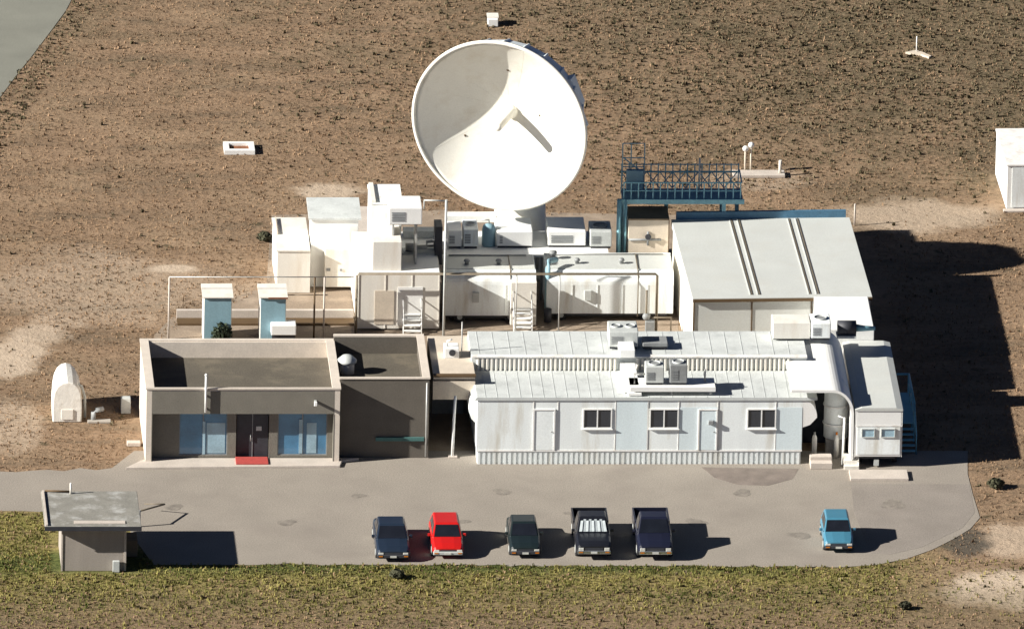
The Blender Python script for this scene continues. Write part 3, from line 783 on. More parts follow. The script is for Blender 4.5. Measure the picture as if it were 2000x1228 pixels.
deck_unit(1152, 1195, 486, 452, 1.7, 'smaller grey cooling unit with dark louvres nearest the blue platform', LGREY, fans=1, topm=MGREY)
deck_unit(905, 934, 486, 448, 1.6, 'narrow grey cooling unit second from the left end of the service deck', TRAIL, fans=1)
deck_unit(875, 902, 486, 450, 1.5, 'narrow white cooling unit at the left end of the service deck', CLEAN, fans=0)
P = at(955, 484, 2.552)
t = thing('pressure_vessel', 'upright grey-blue pressure vessel between the narrow and the large cooling units', 'vessel', (P.x, P.y+.4, 2.552))
MB().lathe([(0, 0), (.34, 0), (.36, .1), (.36, .9), (.3, 1.1), (.12, 1.2), (0, 1.21)], 20).build('tank', TBLUE, t)
MB().tube([(0, 0, 1.2), (0, 0, 1.4), (-.4, 0, 1.4)], .05).build('pipe', GALV, t)
P = at(872, 445, 2.552)
tag(MB().box(P.x, P.x+2.6, P.y+.1, P.y+.7, 2.8, 3.2, .03).build('header_duct', CLEAN), 'long white header duct at the back left of the service deck', 'duct')
# gap piping between trailers
p = at(1057, 560)
t = thing('gap_piping', 'bent blue-grey pipe and drum in the narrow gap between the rounded trailers', 'pipe', (p.x, PA.y+.5, 0))
MB().tube([(0, 0, .2), (0, 0, 2.9), (.1, .5, 3.1), (.5, .9, 3.05)], .14, 12).build('pipe', TBLUE, t)
MB().lathe([(0, .1), (.2, .1), (.2, .8), (0, .85)], 16, (.02, -.45, 0)).build('drum', DARK, t)
p = at(1076, 505, zB)
tag(MB().lathe([(0, 0), (.12, 0), (.12, .25), (.2, .27), (.2, .4), (0, .46)], 16, (p.x+.1, p.y, zB)).build('mushroom_vent', MGREY), 'dark mushroom vent at the left end of the longer trailer roof', 'vent')
p = at(1258, 480, zB)
t = thing('valve_assembly', 'grey valve cross on the roof of the longer trailer below the beige box', 'valve', (p.x, p.y, zB))
MB().tube([(-.8, .1, .3), (.9, .1, .3)], .06).tube([(.2, .1, 0), (.2, .1, .75)], .06).build('pipe', MGREY, t)
MB().tube([(.2, -.05, .5), (.2, .0, .5)], .16, 14).build('handwheel', DARK, t)

# pipe frame
def row_z(row, y): return aty(1000, row, y).z
yP = PA.y-1.6
zP = row_z(535, yP)
def XP(px, row=600): return aty(px, row, yP).x
x0, x1 = XP(697, 535), XP(1284, 535)
t = thing('overhead_pipe', 'long brown pipe running level in front of the trailers on thin uprights', 'overhead pipe', (x0, yP, 0))
MB().tube([(0, 0, 0), (0, 0, zP-.1), (.1, 0, zP), (x1-x0-.1, 0, zP), (x1-x0, 0, zP-.1), (x1-x0, 0, 0)], .07, 8).build('pipe', BROWNP, t)
for px in (1008, 1092): MB().tube([(XP(px)-x0, 0, 0), (XP(px)-x0, 0, zP-.07)], .035).build('upright', GALV, t)
# tall pole
zt_ = row_z(388, yP)
t = thing('tall_pole', 'tall thin pale pole with a short arm rising above the shelter beside the exhaust stack', 'pole', (XP(867), yP-.2, 0))
MB().tube([(0, 0, 0), (0, 0, zt_)], .065, 8).build('pole', LGREY, t)
MB().tube([(0, 0, zt_-.05), (-1.15, 0, zt_-.02)], .04).build('arm', LGREY, t)
MB().tube([(-1.15, 0, zt_), (-1.15, 0, zt_-.5)], .03).build('drop_wire', LGREY, t)
# valve cluster at 1262
t = thing('standpipe', 'brown standpipe with valve body near the right end of the pipe frame', 'standpipe', (XP(1262), yP-.2, 0))
MB().tube([(0, 0, 0), (0, 0, 2.5)], .06).tube([(0, 0, 1.0), (1.3, 0, 1.0), (1.3, 0, 0)], .05).build('pipe', BROWNP, t)
MB().sphere((0, 0, 1.05), .2).box(-.05, .45, -.2, .2, .05, .85, .04).build('valve_body', MGREY, t)
# stairs
def stairs(px, row, label, h, group):
    P = at(px, row); t = thing('stairs', label, 'stairs', (P.x, P.y, 0), 0, group)
    n = 7; w = 1.0; run = 1.6
    for i in range(n): MB().box(.07, w-.07, i*run/n, (i+1)*run/n+.03, h*(i+1)/n-.05, h*(i+1)/n).build('tread', CLEAN, t)
    for x in (0, w-.06):
        m_ = MB(); m_.quadslab([(x, 0, 0), (x, .12, 0), (x, run+.12, h), (x, run, h+.05)], .06); m_.build('stringer', WHITE, t)
    for x in (0.03, w-.03): MB().tube([(x, 0, .0), (x, 0, 1.0), (x, run, h+1.0), (x, run, h)], .03).build('handrail', CLEAN, t)
    return t
stairs(1003, 655, 'white steps climbing to the left rounded trailer near the narrow gap', 1.2, 'white yard steps')
stairs(787, 655, 'white steps climbing to the equipment shelter, partly in shadow', 1.6, 'white yard steps')
P = at(990, 600)
tag(MB().box(P.x+.0, P.x+1.35, PA.y-.5, PA.y-.02, .1, 2.45, .02).build('entry_vestibule', CREAM), 'cream entry vestibule on the left rounded trailer above the white steps', 'vestibule')

# fence posts/pipes left
yF = at(500, 662).y
zF = row_z(541, yF)
xa = aty(330, 600, yF).x; xb = aty(690, 600, yF).x
t = thing('yard_fence', 'thin pale pipe fence frame behind the office, enclosing the blue cabinets', 'fence', (xa, yF, 0))
for px in (330, 614, 633): 
    split(MB().tube([(aty(px, 600, yF).x-xa, 0, 0), (aty(px, 600, yF).x-xa, 0, zF)], .05), 'post', CONC if px != 614 else DARKB, t)
MB().tube([(0, 0, zF), (xb-xa, 0, zF)], .028).build('top_rail', GALV, t)
MB().tube([(aty(560, 576, yF).x-xa, .0, row_z(576, yF)), (aty(640, 576, yF).x-xa, 0, row_z(576, yF))], .025).build('mid_rail', BROWNP, t)
# low curb behind
c0 = at(345, 624); c1 = at(690, 624)
t = thing('retaining_wall', 'low tan retaining kerb crossing the yard behind the cabinets', 'wall', (c0.x, c0.y, 0))
MB().box(0, c1.x-c0.x, 0, .25, 0, .5).build('kerb', CONC, t)
MB().box(0, c1.x-c0.x, -.9, -.01, 0, .10).build('footing', DARKB, t)  # dark strip put in for the shade along the kerb
# cabinets
for i, (a, b_) in enumerate(((397, 452), (507, 558))):
    P = at(a, 672)
    t = thing('water_softener', ['blue-fronted cabinet with pale hood, left one behind the office', 'blue-fronted cabinet with pale hood and brown-edged top, right one behind the office'][i], 'cabinet', P, 0, 'blue cabinets behind the office')
    t.name = 'utility_cabinet'
    w = (b_-a)/S; h = (672-580)/35.7
    MB().box(0, w, 0, 1.7, 0, h, .02).build('body', CREAM, t)
    MB().box(.03, w-.03, -.025, -.003, .1, h-.06).build('door', TBLUE, t)  # blue is the front's shade put into the door colour
    mb = MB(); mb.prism([(-.12, h+.003), (1.8, h+.003), (1.8, h+.12), (-.12, h+.06)], -.08, w+.08, 'x'); mb.build('hood', CREAM, t)
    if i: MB().box(w*.3, w+.08, -.16, -.122, h-.03, h+.05).build('hood_edge', RUSTM, t)
P = at(528, 672)
unit('small white box on short legs in front of the right blue cabinet', (P.x, P.y-.6, .2), 1.3, .9, 1.05, CLEAN, 0, False, 'meter_box', 'box', feet=.5)
P = at(432, 668)
tr = thing('shrub', 'dark bushy shrub in front of the left blue cabinet', 'shrub', (P.x, P.y-.5, 0))  # leafy clump added where only shadows lie
LEAF = mat('dark_green_leaf', (.03, .045, .02), .8, .3, 3)
mb = MB()
for k in range(420):
    a, e, r = random.uniform(0, 6.28), random.uniform(0, 1), random.uniform(.2, 1)
    c = Vector((math.cos(a)*r*.55, math.sin(a)*r*.5, .25+e*1.0*(1.1-r*.5))); s_ = .07
    d1 = Vector((random.uniform(-1,1), random.uniform(-1,1), random.uniform(-1,1))).normalized()*s_; d2 = Vector((random.uniform(-1,1), random.uniform(-1,1), random.uniform(-1,1))).normalized()*s_
    vs = [mb.b.verts.new(c-d1-d2), mb.b.verts.new(c+d1-d2), mb.b.verts.new(c+d1+d2), mb.b.verts.new(c-d1+d2)]
    mb.b.faces.new(vs)
mb.build('crown', LEAF, tr)
MB().tube([(0, 0, 0), (.05, 0, .9)], .04, 6, .015).build('trunk', WOOD, tr)

# tank left
P = at(131, 824)
t = thing('storage_tank', 'white round-topped tank under a stained cover standing alone left of the office', 'tank', (P.x, P.y, 0))
rings = []
for y, k, h in ((0, .90, 2.15), (.05, .93, 2.2), (1.2, .93, 2.3), (2.0, .9, 2.35), (2.6, .8, 2.3), (3.0, .62, 2.15), (3.2, .35, 1.8)):
    ring = [(-.80*k, y, 0), (-.82*k, y, h*.35)]
    for q in range(9):
        a = math.pi*(1-q/8); ring.append((.78*k*math.cos(a), y, h*.62+h*.38*math.sin(a)))
    ring += [(.82*k, y, h*.35), (.80*k, y, 0)]
    rings.append(ring)
o = MB().loft(rings, smooth=False).build('shell', mat('stained_white_cover', (.78, .76, .70), .7, .1, 1, bump=.3, bscale=4, stain=((.42, .38, .30), 1.1, .7)), t, bev=.03)
MB().tube([(.25, .6, 2.0), (.75, .6, 1.75), (.92, .6, 1.2), (.95, .6, .05)], .07).build('pipe', LGREY, t)
MB().box(-.3, .3, -.05, -.003, .15, .7, .01).build('hatch', CREAM, t)
P = at(182, 822)
t = thing('pipe_stub', 'pale pipe elbow on a pad in the shadow beside the tank', 'pipe', (P.x, P.y, 0))
MB().tube([(0, 0, 0), (0, 0, .5), (.15, 0, .6), (.5, .2, .6)], .13, 12).build('pipe', MGREY, t)
MB().box(-.3, .9, -.35, .1, -.01, .1, .02).build('pad', CONCG, t)
P = at(236, 808)
tag(MB().box(P.x, P.x+.5, P.y, P.y+.4, 0, .85, .03).build('meter_box', LGREY), 'small grey meter box against the left wall of the office', 'box')
P = at(248, 872)
tag(MB().box(P.x, P.x+.7, P.y, P.y+.4, 0, .22, .03).build('stone_block', CONC), 'pale stone block on the ground at the front left corner of the office', 'block')

# ------------------------------------------------------------------ dish
DC = aty(975, 246, 25.6)
v = -fw
nrm = (v*.865 + (-RT*.62 - UP*.78).normalized()*.50).normalized()
zax = nrm; xax = zax.cross(Vector((0,0,1))).normalized()*-1; yax = zax.cross(xax)
AX = Matrix((xax, yax, zax)).transposed()
RD = 4.66; DEP = 2.0
t = thing('dish_antenna', 'huge white parabolic dish antenna standing behind the equipment trailers', 'antenna', (DC.x, DC.y, 0))
C0 = Vector((0, 0, DC.z))
def para(r): return -DEP*(1-(r/RD)**2)
n = 22
prof = [(RD*i/n, para(RD*i/n)) for i in range(n+1)]
back = [(RD*i/n, para(RD*i/n)-.10) for i in range(n, -1, -1)]
MB().lathe(prof+[(RD+.0, -.08)]+back[1:], 96, C0, AX).build('reflector', DISH, t)
MB().lathe([(RD+.01, -.12), (RD+.14, -.10), (RD+.15, .0), (RD+.10, .06), (RD-.03, .05), (RD-.04, 0), (RD-.02, -.05)], 96, C0, AX).build('rim', DISH, t)
# panel joints: thin raised strips
mb = MB()
for k in range(16):
    a = 2*math.pi*k/16+.1; pts = []
    for i in range(3, n+1):
        r = RD*i/n*.995; pts.append(C0+AX@Vector((r*math.cos(a), r*math.sin(a), para(r)+.004)))
    mb.tube(pts, .004, 4)
mb.build('panel_joint', DISH, t)
# back structure
rb = [(RD-.12, -.16), (RD-.25, -.9), (RD-.5, -1.75), (2.2, -2.7), (1.3, -2.8), (0, -2.8)]
BACKM = mat('back_structure_paint', (.72, .78, .80), .6, .1, 1)
MB().lathe(rb, 24, C0, AX, False).build('back_shell', BACKM, t)
mb = MB()
for k in range(24):
    a = 2*math.pi*k/24; pts = [C0+AX@Vector((r*math.cos(a), r*math.sin(a), h-.03)) for r, h in rb[:4]]
    mb.tube(pts, .07, 5)
mb.build('back_rib', BACKM, t)
for ang, s_ in ((.9, .5), (.15, .4)):
    # equipment boxes on the back, placed towards the upper right edge
    pass
upr = (RT*.93+UP*.35); upr = (upr-nrm*upr.dot(nrm)).normalized()
sd = nrm.cross(upr)
bxm = Matrix((upr, sd, nrm)).transposed()
def obox(name, c, hx, hy, hz, m, par):
    mb = MB(); mb.box(-hx, hx, -hy, hy, -hz, hz, .04)
    for vv in mb.b.verts: vv.co = C0 + bxm@(Vector(c)+vv.co)
    return mb.build(name, m, par)
obox('cable_box', (3.72, .45, -1.5), .55, .8, .35, BACKM, t)
obox('cable_box', (3.5, -1.2, -1.75), .4, .5, .3, BACKM, t)
# feed
vx = C0+AX@Vector((0, 0, -DEP))
fmat = DISH
MB().lathe([(0, 0.0), (.38, 0.0), (.36, .2), (.27, .3), (.22, 2.2), (.18, 2.3), (0, 2.32)], 24, vx, AX).build('feed_column', fmat, t)
# small hatches on the reflector (dark spots)
for px, row in ((1055, 226), (992, 137), (908, 265)):
    d_ = ray(px, row); best = None
    for i in range(6000):
        q = CPOS+d_*(0.97+.06*i/6000)*1.0
        lq = AX.transposed()@(q-Vector((DC.x, DC.y, DC.z)))
        r = math.hypot(lq.x, lq.y)
        if r < RD and lq.z < para(r): best = lq; break
    if best:
        MB().lathe([(0, .02), (.07, .02), (.07, -.01)], 12, C0+AX@best, AX).build('bolt_hole', DARKB, t)
# mount
bc = C0+AX@Vector((0, 0, -3.9))
mb = MB(); mb.lathe([(0, 0), (1.3, 0), (1.3, .9), (0, .9)], 24, C0+AX@Vector((0, 0, -3.7)), AX); mb.build('hub', BACKM, t)
bz = bc.z
MB().lathe([(1.9, 0), (1.9, .4), (1.5, .5), (1.1, bz-2.2), (1.1, bz-1.7), (1.6, bz-1.6), (1.6, bz-1.3), (0, bz-1.3)], 32, (bc.x, bc.y, 0)).build('pedestal', DISH, t)
mb = MB()
for sx_ in (-1, 1):
    mb.box(bc.x+sx_*1.3-.18, bc.x+sx_*1.3+.18, bc.y-.7, bc.y+.7, bz-1.3, bz+.6, .05)
split(mb, 'yoke', BACKM, t)
MB().box(bc.x-.9, bc.x+.9, bc.y+.4, bc.y+1.5, bz-1.0, bz+.8, .05).build('counterweight', BACKM, t)

# ------------------------------------------------------------------ blue platform
yb = PB.y+dB+1.2
Pz = lambda row: row_z(row, yb)
X = lambda px, row=400: aty(px, row, yb).x
bx = X(1216); t = thing('steel_platform', 'dark blue steel platform with railing standing behind the hall and trailers', 'platform', (bx, yb, 0))
Lp = (1448-1216)/S; zd = Pz(392)
def zrow(r): return row_z(r, yb)
MB().box(0, Lp+.2, 0, 1.9, zd-.15, zd+.0).build('deck', TBLUE, t)
MB().box(-.05, Lp+.25, -.12, -.003, zd-.15, zd+.10).build('front_beam', BSTEEL, t)
mb = MB()
for i in range(9):
    xa_ = i*Lp/9; xb_ = (i+1)*Lp/9
    mb.tube([(xa_, 1.96, zd), (xb_, 1.96, zd+.9)], .03, 6); mb.tube([(xb_, 1.96, zd), (xa_, 1.96, zd+.9)], .03, 6)
mb.tube([(0, 1.96, zd+.9), (Lp+.1, 1.96, zd+.9)], .05, 6); mb.build('lattice', BSTEEL, t)
for x, y in ((.05, 0), (.05, 1.7), (2.3, 1.7), (5.2, .0), (5.2, 1.7), (Lp-.1, 1.7)):
    split(MB().box(x, x+.2, y, y+.2, 0, zd-.153), 'column', BSTEEL, t)
mb = MB(); rt = zd+1.0
for i in range(17):
    x = .05+i*Lp/16; mb.tube([(x, .0, zd), (x, .0, rt)], .035, 6)
    mb.tube([(x, 1.98, zd), (x, 1.98, rt+.35)], .035, 6)
mb.tube([(0, 0, rt), (Lp+.1, 0, rt)], .04, 6); mb.tube([(0, 0, zd+.55), (Lp+.1, 0, zd+.55)], .03, 6)
mb.tube([(0, 1.98, rt+.3), (Lp+.1, 1.98, rt+.3)], .03, 6)
mb.tube([(Lp+.1, 0, rt), (Lp+.1, 1.98, rt)], .04, 6)
mb.build('railing', BSTEEL, t)
mb = MB()                                                             # ladder cage
for x in (.05, .5, 1.2): mb.tube([(x, 1.6, zd), (x, 1.6, zd+2.6)], .035, 6)
for z in (1.3, 1.8, 2.6): mb.tube([(.05, 1.6, zd+z), (1.2, 1.6, zd+z)], .03, 6)
mb.tube([(.1, 1.6, zd+1.8), (1.1, 1.6, zd+1.0)], .04, 6)
mb.build('ladder_cage', TBLUE, t)
MB().box(.25, 1.15, 1.3, 1.6, zd+.1, zd+1.2, .03).build('control_box', TBLUE, t)
MB().tube([(4.05, 1.0, zd), (4.05, 1.0, zd+2.0)], .05).build('mast', LGREY, t)
MB().tube([(-.2, -.35, 0.2), (-.2, -.35, zd+.2)], .12, 10).tube([(.15, -.35, 0.2), (.15, -.35, zd+.2)], .06, 8).build('riser_pipe', BSTEEL, t)
P = aty(1227, 462, yb-.6)
t = thing('beige_cabinet', 'square beige cabinet under the left end of the blue platform', 'cabinet', (P.x, yb-.6, 0))
MB().box(0, 2.1, 0, 1.9, 0, row_z(430, yb-.6), .02).build('body', BEIGE, t)
MB().box(-.03, 2.13, -.03, 1.93, row_z(430, yb-.6)+.003, row_z(430, yb-.6)+.08).build('top', WOOD, t)
MB().box(2.103, 2.14, 0, .1, 0, row_z(430, yb-.6)).build('edge', DARKB, t)

# ------------------------------------------------------------------ shed
P = at(120, 1114)
t = thing('gate_hut', 'small grey hut with an oversized weathered flat roof beside the lot entrance', 'hut', P)
wS, dS = 3.25, 3.6; zS = 2.45
MB().box(0, wS, 0, dS, 0, zS-.1).build('wall', SHEDW, t)
split(MB().box(-.03, .05, -.03, .0-.003, 0, zS-.1).box(wS-.08, wS+.03, -.03, -.003, 0, zS-.1), 'corner_board', CONC, t)
MB().box(-.9, wS+.75, -.6, dS+1.0, zS+.003, zS+.16, .02).build('roof', SHINGLE, t)
MB().box(-.92, wS+.77, -.64, -.603, zS-.06, zS+.17).build('fascia', DARK, t)
mb = MB(); mb.box(.6, 3.2, -.2, .2, zS+.165, zS+.2); mb.box(-.85, -.75, -.5, dS+.9, zS+.165, zS+.25); mb.build('roof_edging', CONC, t)
MB().box(2.6, 2.95, -.25, -.05, 0.0, .6, .02).build('meter', LGREY, t)
MB().tube([(.6, dS+.6, zS+.16), (.6, dS+.6, zS+.75)], .05).build('vent_pipe', CREAM, t)
MB().tube([(-.7, dS+.9, zS+.22), (.6, dS+.7, zS+.25)], .05).build('cable', DARKB, t)
MB().box(wS+.003, wS+.7, 2.0, 3.2, 0, .9, .02).build('side_locker', WOOD, t)
P = at(272, 1028)
t = thing('barrier_gate', 'thin dark barrier gate lying open across the lot beside the hut', 'barrier gate', P)
split(MB().tube([(0, 0, 0), (0, 0, .9)], .06), 'post', GALV, t)
q = at(321, 1003)-P
MB().tube([(0, 0, .85), (q.x, q.y-.2, .6)], .045).tube([(q.x, q.y-.2, .62), (.35, q.y+.25, .45)], .03).build('arm', BROWNP, t)

# ------------------------------------------------------------------ hill objects
P = at(953, 53)
t = thing('white_block', 'small white hut on the hillside above the dish', 'hut', P)
MB().box(0, .55, 0, .8, 0, .42, .03).build('wall', CLEAN, t)
MB().box(-.03, .58, .2, .85, .423, .5).build('lid', CREAM, t)
P = at(438, 302)
t = thing('concrete_vault', 'rectangular white concrete vault with a rusty brown cover on the left hillside', 'vault', P)
mb = MB(); w_, d_ = 1.62, 1.45
mb.box(0, w_, 0, .3, -.01, .22); mb.box(0, w_, d_-.3, d_, -.01, .22); mb.box(0, .28, .3, d_-.3, -.01, .22); mb.box(w_-.28, w_, .3, d_-.3, -.01, .22)
mb.build('frame', CLEAN, t)
MB().box(.28, w_-.28, .3, d_-.3, -.01, .08).build('cover', RUSTM, t)
P = at(1432, 348)
t = thing('weather_station', 'pale instrument slab with two small white domes on posts behind the blue platform', 'instrument station', P)
MB().box(0, 2.75, 0, .85, -.01, .16, .02).build('slab', CONC, t)
for x, h in ((.68, 1.25), (.98, 1.45)):
    q = MB().tube([(x, .9, 0), (x, .9, h)], .05).build('post', BEIGE, t)
    MB().sphere((x, .9, h+.08), .16).build('dome', CLEAN, q)
MB().tube([(2.5, .4, .16), (2.5, .4, .85)], .08).build('bollard', CREAM, t)
P = at(1790, 104)
t = thing('survey_mast', 'thin white survey mast with stone base on the upper right hillside', 'mast', P)
MB().tube([(0, 0, 0), (0, 0, .95)], .03).build('pole', CLEAN, t)
MB().prism([(-.6, -.1), (-.3, -.3), (.2, -.45), (.6, -.9), (.75, -.7), (.4, -.2), (0, .25)], -.01, .1, 'z').build('base', BEIGE, t)
P = at(1669, 440)
tag(MB().tube([(P.x, P.y, 0), (P.x, P.y, 1.2)], .045).build('marker_post', CONC), 'short pale marker post on the hill at the back right corner of the hall', 'post')
P = at(1966, 410)
t = thing('white_building', 'white flat-roofed building cut off by the right edge of the picture', 'building', P, R(2))
MB().box(0, 6, 0, 5.6, 0, 2.45).build('wall', CLEAN, t)
MB().box(-.05, 6.05, -.05, 5.65, 2.453, 2.53).build('roof', WHITE, t)
MB().box(.25, 3, -.03, -.003, .15, 2.35).build('door', TRAIL, t)
MB().box(-.2, 6, -.4, -.04, -.01, .08).build('footing', CONC, t)

# ------------------------------------------------------------------ cars
def car(name, label, front_px, front_row, L, Wd, Ht, col, kind='sedan', group='cars parked on the lot', rz=0, shade=False, amber=False):
    P = at(front_px, front_row)
    t = thing(name, label, 'pickup truck' if kind == 'pickup' else 'car', P, rz, group)
    hw = Wd/2; zb = .24 if kind != 'pickup' else .38
    zh = Ht*.60 if kind != 'pickup' else Ht*.60
    if kind == 'pickup': wb, wt, rt, rb, yend = 1.25, 1.75, 2.75, 3.05, 3.1
    elif kind == 'sedan': wb, wt, rt, rb, yend = L*.27, L*.42, L*.70, L*.83, L
    else: wb, wt, rt, rb, yend = L*.26, L*.43, L*.86, L*.97, L
    def sec(y, k, z0, z1):
        h = hw*k
        return [(-h*.93, y, z0), (-h, y, z0+.14), (-h, y, z1-.22), (-h*.965, y, z1-.08), (-h*.86, y, z1-.005), (-h*.4, y, z1+.025), (h*.4, y, z1+.025), (h*.86, y, z1-.005), (h*.965, y, z1-.08), (h, y, z1-.22), (h, y, z0+.14), (h*.93, y, z0)]
    bel = zh
    zf = zh*.84
    rings = [sec(.0, .88, zb+.1, zf-.12), sec(.08, .95, zb, zf-.03), sec(.4, .995, zb, zf+.05), sec(wb, 1, zb, bel), sec((wb+rb)/2, 1.0, zb, bel+.01), sec(min(rb, yend-.3), .995, zb, bel)]
    if kind != 'pickup': rings += [sec(yend-.1, .95, zb+.02, bel-.05), sec(yend, .88, zb+.12, bel-.14)]
    else: rings += [sec(yend, .99, zb, bel)]
    b_ = MB().loft(rings, smooth=False).build('body', col, t, bev=.025)
    # cabin
    hb, ht = hw*.93, hw*.76
    mb = MB()
    lo = [(-hb, wb, bel-.02), (hb, wb, bel-.02), (hb, rb, bel-.02), (-hb, rb, bel-.02)]
    hi = [(-ht, wt, Ht-.04), (ht, wt, Ht-.04), (ht, rt, Ht-.04), (-ht, rt, Ht-.04)]
    hi2 = [(-ht*.92, wt+.1, Ht), (ht*.92, wt+.1, Ht), (ht*.92, rt-.1, Ht), (-ht*.92, rt-.1, Ht)]
    mb.loft([lo, hi, hi2]); mb.build('roof', col, t, bev=.03)
    lo = [Vector(p) for p in lo]; hi = [Vector(p) for p in hi]
    def pane(a, b1, c, d, u0_, u1_, v0_, v1_, nm, m_=CGLASS, off=.004):
        def Q(u, v): return (a.lerp(b1, u)).lerp(d.lerp(c, u), v)
        q = [Q(u0_, v0_), Q(u1_, v0_), Q(u1_, v1_), Q(u0_, v1_)]
        nn = (q[1]-q[0]).cross(q[2]-q[0]).normalized()
        q = [p+nn*off for p in q]
        o_ = MB().quadslab(q, .012).build(nm, m_, t); return o_
    ws = pane(lo[0], lo[1], hi[1], hi[0], .05, .95, .08, .93, 'windscreen')
    if shade:
        for k in range(9):
            u_ = .08+k*.095
            def Q(u, v_): return (lo[0].lerp(lo[1], u)).lerp(hi[0].lerp(hi[1], u), v_)
            q = [Q(u_, .12), Q(u_+.088, .12), Q(u_+.088, .86+(.04 if k % 2 else -.06)), Q(u_, .86+(.04 if k % 2 else -.06))]
            nn = (q[1]-q[0]).cross(q[2]-q[0]).normalized()
            tl = .0 if k % 2 else .03
            q = [q[0]+nn*.019, q[1]+nn*(.019+tl), q[2]+nn*(.019+tl), q[3]+nn*.019]
            MB().quadslab(q, .006).build('sunshade_fold', FOIL, ws)
    pane(lo[2], lo[3], hi[3], hi[2], .08, .92, .12, .88, 'rear_window')
    for (u0_, u1_) in ((.10, .48), (.52, .88)):
        if kind == 'pickup' and u0_ > .5: continue
        if kind == 'pickup': u0_, u1_ = .18, .85
        pane(lo[3], lo[0], hi[0], hi[3], 1-u1_, 1-u0_, .12, .85, 'side_window')
        pane(lo[1], lo[2], hi[2], hi[1], u0_, u1_, .12, .85, 'side_window')
    # front
    MB().box(-hw*.93, hw*.93, -.07, .06, zb+.02, zb+.2, .03).build('bumper', CHROME if kind == 'pickup' else (LGREY if col is P_RED else DARK), t)
    MB().box(-hw*.5, hw*.5, -.02, .03, zf-.32, zf-.16, .005).build('grille', DARK, t)
    for s_ in (-1, 1):
        MB().box(s_*hw*.72-.13, s_*hw*.72+.13, -.03, .05, zf-.32, zf-.16, .015).build('headlight', LAMP, t)
        MB().box(s_*hw*.74-.1, s_*hw*.74+.1, -.085, -.05, zb+.09, zb+.15).build('turn_signal', AMBER, t)
        MB().box(s_*(hw+.09)-.08, s_*(hw+.09)+.08, wb+.25, wb+.36, bel-.02, bel+.12, .02).build('mirror', col, t)
    MB().box(-.16, .16, -.10, -.072, zb+.05, zb+.15).build('number_plate', LAMP, t)
    if kind == 'pickup':
        mb = MB(); y0_, y1_ = yend+.02, L
        mb.box(-hw, -hw+.09, y0_, y1_, zb+.05, bel, .015); mb.box(hw-.09, hw, y0_, y1_, zb+.05, bel, .015)
        mb.box(-hw+.09, hw-.09, y1_-.07, y1_, zb+.1, bel, .01); mb.box(-hw+.09, hw-.09, y0_, y0_+.07, zb+.1, bel, .01)
        mb.build('cargo_bed', col, t)
        MB().box(-hw+.09, hw-.09, y0_+.07, y1_-.07, zb+.12, zb+.25).build('bed_floor', BLACK, t)
    MB().box(-hw*.93, hw*.93, L-.06, L+.06, zb+.02, zb+.2, .03).build('bumper', CHROME if kind == 'pickup' else DARK, t)
    for s_ in (-1, 1): MB().box(s_*hw*.8-.1, s_*hw*.8+.1, L-.04, L+.012, zh-.38, zh-.2, .01).build('tail_light', TAILL, t)
    wr = .30 if kind != 'pickup' else .36
    for s_ in (-1, 1):
        for y in (L*.17, L*.80 if kind != 'pickup' else L*.78):
            xo = s_*(hw+.004)
            wq = MB().tube([(s_*(hw-.2), y, wr), (xo, y, wr)], wr, 20).build('wheel', BLACK, t)
            MB().tube([(xo, y, wr), (xo+s_*.012, y, wr)], wr*.6, 14).build('rim', LGREY, wq)
    return t
car('parked_car', 'charcoal sedan at the left end of the parked row, beside the red car', 768, 1098, 4.5, 1.74, 1.38, P_CHAR, 'sedan')
car('parked_car', 'bright red hatchback, the only red car on the lot', 875, 1092, 3.9, 1.62, 1.36, P_RED, 'hatch')
car('parked_car', 'black compact sedan between the red car and the pickup with the bright windscreen', 1026, 1091, 4.2, 1.60, 1.36, P_GREEN, 'sedan')
car('parked_pickup', 'black pickup truck with a bright silver sunshade in its windscreen', 1160, 1095, 5.0, 1.82, 1.75, P_BLACK, 'pickup', shade=True)
car('parked_pickup', 'dark navy pickup truck at the right end of the parked row of five', 1280, 1096, 5.1, 1.82, 1.75, P_NAVY, 'pickup')
car('parked_car', 'small steel blue car parked alone at the right side of the lot', 1638, 1080, 3.4, 1.52, 1.36, P_BLUE, 'hatch')

# ------------------------------------------------------------------ vegetation
def inpoly(x, y, P):
    c = False; n_ = len(P); j = n_-1
    for i in range(n_):
        if (P[i][1] > y) != (P[j][1] > y) and x < (P[j][0]-P[i][0])*(y-P[i][1])/(P[j][1]-P[i][1])+P[i][0]: c = not c
        j = i
    return c
def world(pl): return [(at(a, b1).x, at(a, b1).y) for a, b1 in pl]
lotW = world(lot_px); roadW = world([(-400, -150), (150, -20), (128, 22), (100, 60), (62, 110), (30, 150), (0, 190), (-30, 240), (-400, 420)])
builtW = world([(255, 905), (262, 800), (330, 650), (530, 560), (530, 430), (860, 420), (1690, 420), (1740, 600), (1800, 930), (1600, 960), (200, 960)])
hutW = world([(100, 1120), (95, 1040), (280, 1040), (270, 1120)])
wbW = world([(1935, 415), (1930, 330), (2200, 330), (2200, 415)])
ex = [lotW, roadW, builtW, hutW, wbW]
TUFT = bpy.data.materials.new('dry_grass_tuft'); TUFT.use_nodes = True
